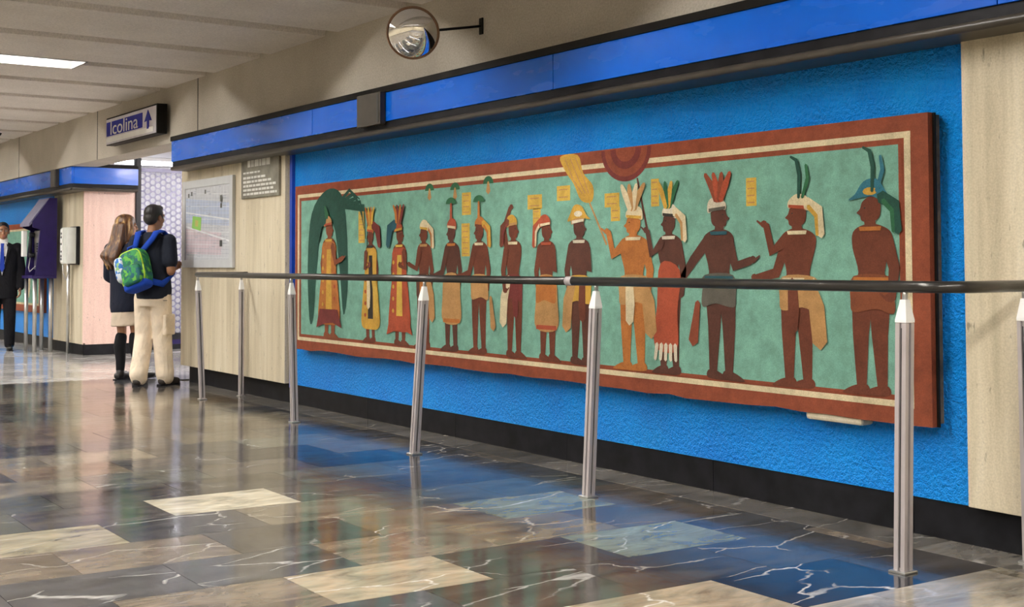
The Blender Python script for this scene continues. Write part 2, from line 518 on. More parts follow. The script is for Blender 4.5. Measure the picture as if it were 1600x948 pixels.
# passage
b = BM(); box(b, XL, XL+0.2, 4.95, 9.2, 0, 2.6)
tag(obj('wall_passage_right', b, M['white_wall']), 'right wall of the side passage', 'wall', kind='structure')
b = BM(); box(b, -19.6, XL+0.2, 9.2, 9.4, 0, 2.9)
tag(obj('wall_passage_end', b, M['white_wall']), 'end wall of the side passage', 'wall', kind='structure')
b = BM(); box(b, -19.4, XL+0.2, 4.95, 9.4, 2.72, 2.9)
tag(obj('ceiling_passage', b, M['white_wall']), 'low white ceiling of the side passage', 'ceiling', kind='structure')
b = BM(); box(b, -19.6, -19.4, 5.15, 9.4, 0, 2.9); box(b, -19.4, PX-0.25, 5.15, 5.3, 0, 2.9)
tag(obj('wall_booth', b, M['white_wall']), 'white wall behind the lattice gate', 'wall', kind='structure')

# ------------------------------------------------------------------ fascias
def fascia(name, label, x0, x1, yf, yb, z0, z1, joints, ret=None):
    """box fascia of enamel panels: cap on top, panels, black gap, round rail below"""
    f = thing(name, label, 'fascia', (x1, yf, z0), kind='structure')
    b = BM(); box(b, x0, x1, yf-0.012, yb, z1-0.045, z1); box(b, x0+0.01, x1-(0.04 if ret else 0), yf+0.031, yb, z0+0.02, z1-0.046)
    if ret: box(b, x1-(yb-yf)-0.0, x1+0.012, yb, ret, z1-0.045, z1); box(b, x1-0.2, x1-0.03, yb, ret, z0+0.02, z1-0.045)
    tag(obj('top_cap', b, M['dark_metal'], f), 'dark metal strip along the top')
    js = [x0] + list(joints) + [x1]
    for a, c in zip(js, js[1:]):
        b = BM(); box(b, a+0.002, c-0.002, yf, yf+0.03, z0+0.088, z1-0.045, bev=0.002)
        obj('fascia_panel', b, M['gloss_blue'], f)
    if ret:
        b = BM(); box(b, x1-0.03, x1, yf+0.032, ret, z0+0.088, z1-0.045, bev=0.002)
        obj('fascia_panel', b, M['gloss_blue'], f)
    b = BM(); box(b, x0, x1, yf+0.012, yb, z0+0.03, z0+0.088)
    if ret: box(b, x1-0.2, x1-0.012, yb, ret, z0+0.03, z0+0.088)
    obj('shadow_gap', b, M['black'], f)
    b = BM()
    path = [(x0, yf+0.012, z0+0.02), (x1-0.01, yf+0.012, z0+0.02)]
    tube(b, path, 0.021, 10)
    box(b, x0, x1-0.01, yf+0.012, yb, z0+0.0, z0+0.03)
    if ret:
        tube(b, [(x1-0.012, yf+0.012, z0+0.02), (x1-0.012, ret, z0+0.02)], 0.021, 10)
        box(b, x1-0.2, x1-0.012, yb, ret, z0, z0+0.03)
    tag(obj('bottom_rail', b, M['brown_metal'], f), 'rounded brown metal rail along the bottom')
    return f
fascia('trim_1', 'long glossy blue fascia running above the mural', -12.15, XN, 4.40, 4.62, 2.125, 2.465, [-8.985, -8.0, -5.815, -2.9, 0.1])
fascia('trim_2', 'glossy blue fascia wrapping the corner beyond the passage', XE, PX+0.2, 4.63, 4.90, 2.15, 2.50, [-27, -23.5, -20.4, -17.1], ret=5.5)
def cover(x0, x1, yf, z0, z1, label):
    t = thing('cover_box', label, 'box', ((x0+x1)/2, yf, z0))
    b = BM(); box(b, x0, x1, yf-0.05, yf-0.001, z0, z1, bev=0.006); obj('housing', b, M['brown_metal'], t)
    b = BM(); box(b, x1-0.045, x1-0.02, yf-0.053, yf-0.049, z0+0.015, z1-0.015); obj('dark_seam', b, M['groove'], t)
cover(-8.15, -7.80, 4.40, 2.19, 2.425, 'dark grey cover box set in the blue fascia above the mural')
cover(-17.25, -17.0, 4.63, 2.22, 2.455, 'small grey cover box in the far blue fascia above the telephones')

# ------------------------------------------------------------------ painted mural
def cm(name, col, rough=0.75):
    n = NT(name).set(rough, 0, 0.25)
    v = n.coords()
    a = n.ramp(n.noise(v, 14, 5, 0.65), [(0.3, tuple(x*0.78 for x in col)+(1,)), (0.7, tuple(min(1, x*1.18) for x in col)+(1,))])
    g = n.ramp(n.noise(v, 150, 2), [(0.3, G4(0.85)), (0.7, G4(1.12))])
    n.l(n.mix(1.0, a, g, 'MULTIPLY'), n.b.inputs['Base Color'])
    n.bump(n.noise(v, 60, 3), 0.15)
    return n.m
PC = {'teal': (0.175, 0.37, 0.285), 'red': (0.24, 0.058, 0.026), 'cream': (0.62, 0.52, 0.33), 'skin': (0.135, 0.037, 0.018), 'skin2': (0.19, 0.055, 0.022),
      'skin3': (0.09, 0.032, 0.02), 'ochre': (0.52, 0.30, 0.045), 'orange': (0.40, 0.14, 0.03), 'tan': (0.42, 0.23, 0.085), 'green': (0.025, 0.12, 0.05),
      'dkgreen': (0.015, 0.065, 0.045), 'dteal': (0.02, 0.08, 0.10), 'black': (0.03, 0.025, 0.02), 'maroon': (0.16, 0.03, 0.025), 'white': (0.60, 0.53, 0.40),
      'blue': (0.03, 0.15, 0.20), 'lred': (0.36, 0.07, 0.03), 'yellow': (0.56, 0.36, 0.06), 'grey': (0.10, 0.09, 0.07)}
PK = list(PC)
PM = [cm('paint_'+k, tuple(q*0.86 for q in PC[k])) for k in PK]
PI_ = {k: i for i, k in enumerate(PK)}
M['board_edge'] = mat('weathered_board_edge', (0.10, 0.075, 0.055, 1), 0.8, var=0.4, vscale=25)

MX0, MX1, MZ0, MZ1, MYF = -9.585, -3.335, 0.49, 1.838, 4.54
class Paint:
    """flat paint shapes on the board, each layer a fraction of a millimetre proud of the last"""
    def __init__(s, y): s.bm = BM(); s.y = y; s.k = 0
    def poly(s, pts, col):
        s.k += 1
        y = s.y - 0.00035*s.k
        tri = geometry.tessellate_polygon([[Vector((p[0], p[1], 0)) for p in pts]])
        vs = [s.bm.verts.new((p[0], y, p[1])) for p in pts]
        for t in tri:
            try:
                f = s.bm.faces.new([vs[i] for i in t]); f.material_index = PI_[col]
            except ValueError: pass
    def smooth(s, pts, col, n=4):
        out = []
        m = len(pts)
        for i in range(m):
            p0, p1, p2, p3 = (Vector(pts[(i+q-1) % m]) for q in range(4))
            for q in range(n):
                t = q/n
                out.append(0.5*((2*p1) + (p2-p0)*t + (2*p0-5*p1+4*p2-p3)*t*t + (3*p1-p0-3*p2+p3)*t**3))
        s.poly([(p.x, p.y) for p in out], col)
    def ell(s, x, z, rx, rz, col, n=16, a0=0, a1=2*PI, rot=0):
        pts = []
        for i in range(n + (0 if a1-a0 > 6.2 else 1)):
            a = a0 + (a1-a0)*i/n
            u, v = rx*math.cos(a), rz*math.sin(a)
            pts.append((x+u*math.cos(rot)-v*math.sin(rot), z+u*math.sin(rot)+v*math.cos(rot)))
        s.poly(pts, col)
    def limb(s, pts, ws, col):
        """tapered stroke through pts"""
        P = [Vector(p) for p in pts]
        L, Rr = [], []
        for i, p in enumerate(P):
            d = (P[min(i+1, len(P)-1)] - P[max(i-1, 0)]).normalized()
            nrm = Vector((-d.y, d.x))
            L.append(p + nrm*ws[i]/2); Rr.append(p - nrm*ws[i]/2)
        d0 = (P[0]-P[1]).normalized(); d1 = (P[-1]-P[-2]).normalized()
        pts = L + [P[-1] + d1*ws[-1]*0.4] + Rr[::-1] + [P[0] + d0*ws[0]*0.4]
        s.poly([(p.x, p.y) for p in pts], col)
    def done(s, name, parent, label=None):
        bmf = list(s.bm.faces)
        for f in bmf:
            f.normal_update()
            if f.normal.y > 0: f.normal_flip()
        me = bpy.data.meshes.new(name)
        bmesh.ops.translate(s.bm, verts=list(s.bm.verts), vec=-origin(parent))
        s.bm.to_mesh(me); s.bm.free()
        for m in PM: me.materials.append(m)
        o = obj(name, None, None, parent, mesh=me)
        if label: o['label'] = label
        return o

mural = thing('painted_mural', 'long painted mural panel with a row of standing figures on green, red border', 'mural', ((MX0+MX1)/2, MYF, MZ0))
# board with a slightly ragged lower edge
b = BM()
rg = random.Random(4)
bot = []
x = MX0
while x < MX1 - 0.05:
    bot.append((x, MZ0 + rg.uniform(-0.008, 0.008))); x += rg.uniform(0.12, 0.3)
bot.append((MX1, MZ0))
top = [(MX1, MZ1), ((MX0+MX1)/2, MZ1+0.004), (MX0, MZ1)]
prism(b, bot + top, lambda p: (p[0], MYF, p[1]), lambda p: (p[0], MYF+0.035, p[1]), PI_['red'])
for m_ in ():
    pass
board = obj('board', b, PM, mural)
b = BM(); box(b, MX0+0.006, MX1-0.004, MYF+0.036, MYF+0.085, MZ0+0.012, MZ1-0.006)
tag(obj('backing_frame', b, M['board_edge'], mural), 'dark weathered wooden frame behind the painted board')
b = BM(); box(b, MX1-0.001, MX1+0.012, MYF+0.03, MYF+0.04, MZ0, MZ1)
obj('edge_strip', b, M['dark_metal'], mural)
def ringp(P, ins, w, col):
    l, r_, t, bt = ins
    x0, x1, z0, z1 = MX0+l, MX1-r_, MZ0+bt, MZ1-t
    P.poly([(x0, z1), (x1, z1), (x1, z1-w), (x0, z1-w)], col); P.poly([(x0, z0+w), (x1, z0+w), (x1, z0), (x0, z0)], col)
    P.poly([(x0, z0+w), (x0+w*1.2, z0+w), (x0+w*1.2, z1-w), (x0, z1-w)], col); P.poly([(x1-w*1.2, z0+w), (x1, z0+w), (x1, z1-w), (x1-w*1.2, z1-w)], col)
P = Paint(MYF); P.poly([(MX0+0.1, MZ0+0.12), (MX1-0.15, MZ0+0.12), (MX1-0.15, MZ1-0.12), (MX0+0.1, MZ1-0.12)], 'teal')
tag(P.done('painted_field', mural), 'mottled blue green background field')
P = Paint(MYF-0.0006); ringp(P, (0.05, 0.09, 0.072, 0.072), 0.028, 'cream'); P.done('cream_border_line', mural, 'cream line inside the red border')
P = Paint(MYF-0.0006); ringp(P, (0.098, 0.135, 0.11, 0.108), 0.016, 'red'); P.done('red_border_line', mural, 'thin red inner border line')

FZ = 0.605
def figure(x, h, fc, skin, lower, headgear, arms, extra=(), wide=1.0):
    wide *= 1.14; h *= 1.02
    """an invented standing figure: x centre, h body height, fc facing (+1 right, -1 left)"""
    P = Paint(MYF-0.0022)
    U = lambda u, v: (x + u*h*wide*fc, FZ + v*h)
    L = lambda pts, ws, col: P.limb([U(*p) for p in pts], [w*h*wide for w in ws], col)
    for k, v in extra:
        if k == 'cape':
            P.smooth([U(-0.30, 0.14), U(-0.33, 0.6), U(-0.27, 1.05), U(-0.05, 1.24), U(0.16, 1.2), U(0.24, 0.95), U(0.26, 0.45), U(0.20, 0.2), U(0.14, 0.6), U(0.05, 0.95), U(-0.12, 0.9), U(-0.2, 0.5), U(-0.24, 0.16)], v)
            for q in range(6):
                a = 0.15+q*0.22
                L([(0.1, 1.1), (0.28+0.05*q, 1.22-0.035*q), (0.42+0.02*q, 1.14-0.08*q)], [0.03, 0.025, 0.008], v)
    # legs and feet
    for s_, ft in ((-0.035, 0), (0.045, 1)):
        L([(s_, 0.52), (s_*1.1+0.006, 0.29), (s_*1.2, 0.03)], [0.105, 0.075, 0.045], skin)
        P.smooth([U(s_*1.2-0.03, 0.0), U(s_*1.2-0.028, 0.045), U(s_*1.2+0.03, 0.04), U(s_*1.2+0.085, 0.008), U(s_*1.2+0.08, -0.006)], skin)
    back_arm, front_arm = arms
    for i, a in enumerate((back_arm,)):
        if a: L(a, [0.055, 0.048, 0.034], skin); P.ell(*U(a[-1][0]+0.012, a[-1][1]+0.006), 0.024*h, 0.02*h, skin, 8)
    P.smooth([U(-0.075, 0.48), U(-0.06, 0.60), U(-0.092, 0.74), U(-0.088, 0.80), U(-0.03, 0.835), U(0.035, 0.835), U(0.085, 0.80), U(0.088, 0.72), U(0.062, 0.60), U(0.08, 0.48)], skin)
    L([(0, 0.80), (0.008, 0.88)], [0.055, 0.05], skin)
    P.smooth([U(-0.045, 0.90), U(-0.04, 0.95), U(0.0, 0.975), U(0.038, 0.95), U(0.05, 0.915), U(0.066, 0.895), U(0.05, 0.882), U(0.042, 0.855), U(0.0, 0.845), U(-0.035, 0.865)], skin)
    P.ell(*U(0.028, 0.918), 0.006*h, 0.004*h, 'black', 6)
    for kind, col, col2 in lower:
        if kind == 'wrap':
            P.smooth([U(-0.085, 0.58), U(0.085, 0.58), U(0.10, 0.46), U(0.085, 0.40), U(-0.02, 0.42), U(-0.1, 0.4), U(-0.10, 0.5)], col)
            P.poly([U(-0.085, 0.575), U(0.085, 0.575), U(0.085, 0.545), U(-0.085, 0.545)], col2)
        elif kind == 'skirt':
            P.smooth([U(-0.085, 0.58), U(0.085, 0.58), U(0.115, 0.40), U(0.105, 0.22), U(-0.105, 0.22), U(-0.11, 0.4)], col)
            P.poly([U(-0.09, 0.58), U(0.09, 0.58), U(0.095, 0.54), U(-0.095, 0.54)], col2)
            P.poly([U(-0.10, 0.245), U(0.10, 0.245), U(0.105, 0.215), U(-0.105, 0.215)], col2)
        elif kind == 'robe':
            P.smooth([U(-0.09, 0.79), U(0.09, 0.79), U(0.10, 0.6), U(0.14, 0.35), U(0.15, 0.14), U(0.0, 0.11), U(-0.15, 0.14), U(-0.14, 0.35), U(-0.10, 0.6)], col)
            P.poly([U(-0.03, 0.74), U(0.03, 0.74), U(0.045, 0.2), U(-0.045, 0.2)], col2)
            for q in range(5):
                P.ell(*U(-0.085, 0.68-0.1*q), 0.018*h, 0.018*h, 'ochre', 8); P.ell(*U(0.085, 0.63-0.1*q), 0.018*h, 0.018*h, 'lred', 8)
        elif kind == 'sash':
            L([(-0.05, 0.56), (-0.095, 0.42), (-0.11, 0.24)], [0.06, 0.08, 0.075], col)
            L([(0.03, 0.55), (0.025, 0.40), (0.03, 0.30)], [0.05, 0.06, 0.05], col2)
        elif kind == 'hem':
            P.poly([U(-0.13, 0.24), U(0.13, 0.24), U(0.19, 0.09), U(0.06, 0.13), U(-0.05, 0.12), U(-0.18, 0.08)], col)
        elif kind == 'long':
            P.smooth([U(-0.08, 0.62), U(0.07, 0.66), U(0.1, 0.4), U(0.12, 0.16), U(-0.05, 0.14), U(-0.06, 0.38)], col)
            for q in range(5):
                L([(-0.04+0.035*q, 0.17), (-0.045+0.04*q, 0.08)], [0.028, 0.022], col2)
        elif kind == 'bag':
            L([(-0.13, 0.42), (-0.16, 0.2)], [0.03, 0.06], col)
    if front_arm:
        a = front_arm
        L(a, [0.058, 0.05, 0.034], skin); P.ell(*U(a[-1][0]+0.012, a[-1][1]+0.006), 0.024*h, 0.021*h, skin, 8)
        L([(a[-1][0]+0.02, a[-1][1]), (a[-1][0]+0.05, a[-1][1]+0.025)], [0.014, 0.008], skin)
    P.poly([U(-0.05, 0.825), U(0.055, 0.825), U(0.05, 0.805), U(-0.045, 0.805)], lower[0][2] if lower else skin)
    for kind, col, col2 in headgear:
        if kind == 'band':
            P.smooth([U(-0.06, 0.93), U(-0.055, 1.0), U(0.0, 1.02), U(0.045, 0.985), U(0.045, 0.945), U(0.0, 0.955)], col)
            P.poly([U(-0.055, 0.955), U(0.045, 0.965), U(0.045, 0.948), U(-0.055, 0.935)], col2)
        elif kind == 'tuft':
            for q in range(4):
                L([(-0.01+0.01*q, 1.0), (-0.04+0.03*q, 1.09), (-0.075+0.05*q, 1.15)], [0.028, 0.036, 0.02], col if q % 2 else col2)
        elif kind == 'tail':
            L([(-0.05, 0.97), (-0.11, 0.93), (-0.125, 0.8)], [0.05, 0.05, 0.035], col)
            L([(-0.06, 0.95), (-0.10, 0.90), (-0.105, 0.8)], [0.02, 0.02, 0.015], col2)
        elif kind == 'plume':
            L([(-0.01, 1.0), (-0.015, 1.12), (0.0, 1.2), (0.03, 1.22)], [0.014, 0.02, 0.018, 0.01], col)
            L([(-0.03, 1.0), (-0.06, 1.1), (-0.05, 1.17)], [0.014, 0.02, 0.012], col2)
        elif kind == 'hat':
            P.smooth([U(-0.09, 0.95), U(-0.07, 1.0), U(-0.03, 1.06), U(0.03, 1.05), U(0.07, 0.99), U(0.1, 0.96), U(0.0, 0.975)], col)
            P.ell(*U(0.0, 1.0), 0.045*h, 0.02*h, col2, 10)
        elif kind == 'back':
            L([(-0.05, 1.0), (-0.13, 0.96), (-0.16, 0.82)], [0.07, 0.09, 0.05], col); L([(-0.02, 1.02), (-0.05, 1.1)], [0.06, 0.02], col2)
        elif kind == 'fan':
            P.ell(*U(0.0, 1.13), 0.075*h, 0.05*h, col, 10, 0, PI); L([(0, 1.0), (0, 1.13)], [0.03, 0.02], col2)
    return P.done('painted_figure', mural)
DOWN = [(-0.07, 0.77), (-0.105, 0.62), (-0.09, 0.47)]
FWD = [(0.06, 0.77), (0.10, 0.63), (0.19, 0.66)]
FWDL = [(0.06, 0.77), (0.12, 0.60), (0.23, 0.57)]
UP = [(-0.07, 0.78), (-0.10, 0.92), (-0.03, 1.07)]
CH = [(0.07, 0.77), (0.09, 0.63), (0.0, 0.66)]
UPF = [(0.06, 0.78), (0.14, 0.72), (0.17, 0.86)]
SIDE = [(-0.07, 0.77), (-0.16, 0.66), (-0.24, 0.54)]
figure(-8.95, 0.93, 1, 'skin2', [('robe', 'orange', 'ochre'), ('hem', 'maroon', 'ochre')], [('band', 'tan', 'lred'), ('back', 'dkgreen', 'green')], (DOWN, FWD), (('cape', 'dkgreen'),), 1.1)
figure(-8.27, 0.86, -1, 'skin', [('robe', 'ochre', 'black'), ('sash', 'yellow', 'cream')], [('band', 'ochre', 'lred'), ('back', 'maroon', 'ochre'), ('tuft', 'orange', 'ochre')], (DOWN, CH), (), 0.9)
figure(-7.84, 0.86, 1, 'skin', [('robe', 'lred', 'yellow'), ('hem', 'lred', 'ochre')], [('band', 'lred', 'ochre'), ('back', 'dteal', 'orange'), ('tuft', 'maroon', 'orange')], (DOWN, CH), (), 1.0)
figure(-7.50, 0.86, -1, 'skin', [('wrap', 'skin3', 'tan'), ('sash', 'tan', 'orange')], [('tail', 'cream', 'orange'), ('band', 'cream', 'ochre')], (DOWN, FWD))
figure(-7.14, 0.86, -1, 'skin3', [('skirt', 'tan', 'orange')], [('band', 'lred', 'cream'), ('fan', 'green', 'lred')], (DOWN, FWDL))
figure(-6.80, 0.86, -1, 'skin', [('wrap', 'tan', 'cream'), ('bag', 'tan', 'ochre')], [('band', 'orange', 'skin'), ('tail', 'ochre', 'orange'), ('fan', 'green', 'orange')], (DOWN, FWDL))
figure(-6.42, 0.86, 1, 'skin', [('wrap', 'maroon', 'cream'), ('sash', 'cream', 'maroon')], [('band', 'ochre', 'tan'), ('tail', 'skin', 'maroon')], (UP, DOWN))
figure(-6.07, 0.85, 1, 'skin', [('skirt', 'tan', 'lred'), ('wrap', 'orange', 'lred')], [('tail', 'lred', 'cream'), ('band', 'lred', 'cream')], (DOWN, CH))
figure(-5.75, 0.86, 1, 'skin3', [('wrap', 'ochre', 'white'), ('sash', 'tan', 'skin')], [('band', 'tan', 'white'), ('hat', 'ochre', 'white')], (DOWN, CH), (), 1.1)
figure(-5.26, 0.87, -1, 'orange', [('wrap', 'tan', 'cream'), ('sash', 'tan', 'cream')], [('band', 'cream', 'ochre'), ('tuft', 'cream', 'tan')], (DOWN, UPF), (), 1.25)
figure(-4.97, 0.87, -1, 'skin3', [('long', 'lred', 'white')], [('band', 'white', 'black'), ('tuft', 'ochre', 'green'), ('tail', 'cream', 'tan')], (DOWN, UPF))
figure(-4.60, 0.89, 1, 'skin3', [('wrap', 'grey', 'dteal'), ('bag', 'red', 'cream')], [('band', 'white', 'grey'), ('tuft', 'lred', 'red')], (SIDE, FWD), (), 1.15)
figure(-4.07, 0.88, -1, 'skin', [('wrap', 'tan', 'cream'), ('sash', 'tan', 'skin')], [('band', 'cream', 'lred'), ('tail', 'cream', 'ochre'), ('plume', 'dkgreen', 'green')], (FWDL, UPF), (), 1.15)
figure(-3.64, 0.89, -1, 'skin', [('wrap', 'skin2', 'orange'), ('bag', 'orange', 'blue')], [('hat', 'blue', 'ochre'), ('plume', 'dkgreen', 'blue'), ('tail', 'dkgreen', 'green')], (DOWN, DOWN), (), 1.15)
# parasol, standard and little plaques
P = Paint(MYF-0.0012)
P.limb([(-5.13, 1.30), (-5.23, 1.66)], [0.018, 0.014], 'skin3')
P.ell(-5.327, MZ1-0.004, 0.215, 0.185, 'maroon', 20, PI, 2*PI)
for r_ in (0.85, 0.62, 0.4):
    P.ell(-5.327, MZ1-0.004, 0.215*r_, 0.185*r_, 'red' if r_ != 0.62 else 'maroon', 20, PI, 2*PI)
P.done('painted_parasol', mural, 'dark red half disc of a parasol on a pole')
P = Paint(MYF-0.0012)
P.limb([(-5.50, 1.30), (-5.70, 1.62)], [0.016, 0.012], 'tan')
P.smooth([(-5.93, MZ1-0.01), (-5.76, MZ1-0.01), (-5.71, 1.72), (-5.62, 1.64), (-5.63, 1.55), (-5.73, 1.56), (-5.80, 1.66), (-5.87, 1.73)], 'ochre')
for q in range(3):
    P.limb([(-5.88+0.05*q, 1.81), (-5.80+0.05*q, 1.68), (-5.72+0.03*q, 1.60)], [0.008]*3, 'tan')
P.done('painted_fan', mural, 'yellow banner shaped fan on a pole')
for px, pz, w, h in ((-8.42, 1.47, 0.10, 0.24), (-6.96, 1.59, 0.11, 0.15), (-6.97, 1.35, 0.10, 0.22), (-6.19, 1.57, 0.15, 0.09), (-6.17, 1.47, 0.08, 0.12), (-5.90, 1.61, 0.13, 0.09),
                     (-5.45, 1.55, 0.13, 0.08), (-5.42, 1.47, 0.08, 0.08), (-5.085, 1.575, 0.065, 0.15), (-4.372, 1.545, 0.07, 0.14)):
    P = Paint(MYF-0.0011)
    P.poly([(px-w/2, pz-h/2), (px+w/2, pz-h/2), (px+w/2, pz+h/2), (px-w/2, pz+h/2)], 'yellow')
    n = max(2, int(h/0.035))
    for q in range(n):
        zz = pz - h/2 + (q+0.5)*h/n
        P.poly([(px-w*0.36, zz-0.004), (px+w*0.32, zz-0.004), (px+w*0.32, zz+0.003), (px-w*0.36, zz+0.003)], 'tan')
    P.done('painted_plaque', mural, None)
for cx, cz in ((-7.43, 1.70), (-7.10, 1.69), (-6.70, 1.71)):
    P = Paint(MYF-0.0011)
    P.ell(cx, cz, 0.06, 0.05, 'green', 10, 0, PI); P.limb([(cx, cz-0.05), (cx, cz+0.01)], [0.05, 0.02], 'tan')
    P.done('painted_tuft', mural)
b = BM(); box(b, -4.05, -3.72, MYF+0.01, WY, MZ0-0.035, MZ0+0.01, bev=0.015)
tag(obj('plaster_lump', b, M['trav'], mural), 'cream lump of plaster sagging under the board')
# second mural beyond the telephones
mural2 = thing('painted_mural', 'small far mural with red frame behind the man in the suit', 'mural', (-20, LY-0.08, 0.5))
b = BM(); box(b, -24.0, -18.35, LY-0.09, LY-0.011, 0.50, 1.80)
obj('board', b, PM[PI_['red']], mural2)
P = Paint(LY-0.0905); P.poly([(-23.9, 0.60), (-18.45, 0.60), (-18.45, 1.72), (-23.9, 1.72)], 'cream'); P.poly([(-23.87, 0.63), (-18.48, 0.63), (-18.48, 1.69), (-23.87, 1.69)], 'teal')
for q in range(9): P.ell(-23.4+0.55*q, 1.05, 0.09, 0.36, 'cream' if q % 3 else 'tan', 10)
P.done('painted_field', mural2, 'pale green field with faint figures')

# ------------------------------------------------------------------ railing
RZ, RR = 1.10, 0.0225
railing = thing('handrail_barrier', 'dark metal handrail on square aluminium posts in front of the mural', 'railing', (-6.8, 4.05, 0))
def arc(c, r, a0, a1, n=6):
    return [(c[0]+r*math.cos(a0+(a1-a0)*i/n), c[1]+r*math.sin(a0+(a1-a0)*i/n), RZ) for i in range(n+1)]
ya, yb_ = 4.075, 4.035
xa, xz = -10.66, -2.86
path = [(xa, 4.575, RZ), (xa, ya+0.1, RZ)] + arc((xa+0.09, ya+0.09), 0.09, PI, 1.5*PI)
path += [(-8.6, 4.07, RZ), (-5.22, 4.05, RZ)]
b = BM(); tube(b, path, RR, 14); obj('rail_section', b, M['rail'], railing)
path = [(-5.20, 4.05, RZ), (-3.06, yb_, RZ)] + arc((xz-0.15, yb_+0.15), 0.15, -0.5*PI, 0, 7) + [(xz, 4.585, RZ)]
b = BM(); tube(b, path, RR*1.04, 14); obj('rail_section', b, M['rail'], railing)
b = BM(); tube(b, [(-5.235, 4.05, RZ), (-5.185, 4.05, RZ)], RR*1.1, 14); tag(obj('rail_joint', b, M['alu'], railing), 'shiny joint ring on the rail')
# base and top of each post (x, y) -> (x, y)
POSTS = [((-10.61, 4.137), (-10.60, 4.09), 0.055), ((-10.66, 4.52), (-10.66, 4.52), 0.05), ((-8.664, 4.102), (-8.65, 4.07), 0.058), ((-6.79, 4.035), (-6.72, 4.06), 0.062),
         ((-5.03, 4.02), (-5.00, 4.05), 0.062), ((-3.105, 4.03), (-3.085, 4.037), 0.066), ((-2.90, 4.56), (-2.88, 4.52), 0.06)]
for (bx_, by_), (tx, ty), w in POSTS:
    w *= 0.76
    up = Matrix(((1, 0, (tx-bx_)/0.96, bx_), (0, 1, (ty-by_)/0.96, by_), (0, 0, 1, 0), (0, 0, 0, 1)))
    h = w/2
    t = BM()
    # extruded section with a slot in every face
    g, gd = 0.006, 0.009
    sec = []
    for k in range(4):
        c_, s_ = math.cos(k*PI/2), math.sin(k*PI/2)
        for (u, v) in ((-h, -h), (-g, -h), (-g, -h+gd), (g, -h+gd), (g, -h)):
            sec.append((u*c_-v*s_, u*s_+v*c_))
    rings(t, [[Vector((p[0], p[1], z)) for p in sec] for z in (0.008, 0.96)], True, 0, False)
    b = BM(); merge(b, t, 0, up)
    post = obj('post', b, M['alu'], railing)
    b = BM(); t = BM()
    for k in range(4):
        c_, s_ = math.cos(k*PI/2), math.sin(k*PI/2)
        pts = [(-g*0.9, -h+gd-0.001), (g*0.9, -h+gd-0.001), (g*0.9, -h+gd+0.0005), (-g*0.9, -h+gd+0.0005)]
        rings(t, [[Vector((p[0]*c_-p[1]*s_, p[0]*s_+p[1]*c_, z)) for p in pts] for z in (0.02, 0.94)], True, 0, False)
    merge(b, t, 0, up); obj('slot_strip', b, M['groove'], post)
    t = BM()
    hh = h*1.04
    sq = lambda q, z, qy=None: [Vector((sx*q, sy*(qy or q), z)) for sx, sy in ((-1, -1), (1, -1), (1, 1), (-1, 1))]
    rings(t, [sq(hh, 0.962), sq(hh, 0.972), sq(hh*0.58, 1.035), sq(hh*0.52, 1.05)], True, 0, False)
    b = BM(); merge(b, t, 0, up); obj('post_cap', b, M['white'], post)
    t = BM(); rings(t, [[Vector((0.011*math.cos(a*PI/5), 0.011*math.sin(a*PI/5), z)) for a in range(10)] for z in (1.05, RZ-0.01)], True)
    b = BM(); merge(b, t, 0, up); obj('rail_bracket', b, M['steel'], post)
    t = BM(); rings(t, [sq(h*1.55, 0.0), sq(h*1.55, 0.006), sq(h*1.4, 0.009)], True, 0, False)
    b = BM(); merge(b, t, 0, Matrix.Translation((bx_, by_, 0.001))); obj('base_plate', b, M['steel'], post)

# ------------------------------------------------------------------ convex mirror on its arm
mc = Vector((-7.0, 4.15, 2.70))
mir = thing('convex_mirror', 'round convex safety mirror on a thin wall arm', 'mirror', mc)
md = Vector((0.80, -0.52, -0.30)).normalized()
RM = 0.168
b = BM(); lathe(b, [(RM*math.sin(i/10*1.0)/math.sin(1.0), 0.075*(math.cos(i/10*1.0)-math.cos(1.0))/(1-math.cos(1.0))) if i else (0.0005, 0.075) for i in range(11)], mc, md, 40, caps=True)
tag(obj('mirror_dome', b, M['chrome'], mir), 'bulging silver mirror dome')
b = BM(); lathe(b, [(RM+0.007*math.cos(a*PI/5), 0.007*math.sin(a*PI/5)) for a in range(11)], mc, md, 40); obj('rim', b, M['rim'], mir)
b = BM(); lathe(b, [(0.001, -0.035), (0.08, -0.03), (RM, -0.002)], mc, md, 40); obj('back_shell', b, M['black_plastic'], mir)
wp = Vector((-6.86, 4.6, 2.77))
b = BM(); tube(b, [wp+Vector((0, -0.008, 0)), mc - md*0.03], 0.009, 8); obj('arm', b, M['black_plastic'], mir)
b = BM(); box(b, wp.x-0.02, wp.x+0.02, 4.588, 4.6, wp.z-0.055, wp.z+0.055, bev=0.003); obj('wall_plate', b, M['dark_metal'], mir)

# ------------------------------------------------------------------ text meshes
def text_bm(s, size, extrude=0.001):
    c = bpy.data.curves.new('lettering', 'FONT'); c.body = s; c.size = size; c.extrude = extrude
    c.align_x = 'CENTER'; c.align_y = 'CENTER'
    o = bpy.data.objects.new('lettering', c); COL.objects.link(o)
    bpy.context.view_layer.update()
    me = bpy.data.meshes.new_from_object(o.evaluated_get(bpy.context.evaluated_depsgraph_get()))
    bpy.data.objects.remove(o)
    t = BM(); t.from_mesh(me); bpy.data.meshes.remove(me)
    return t

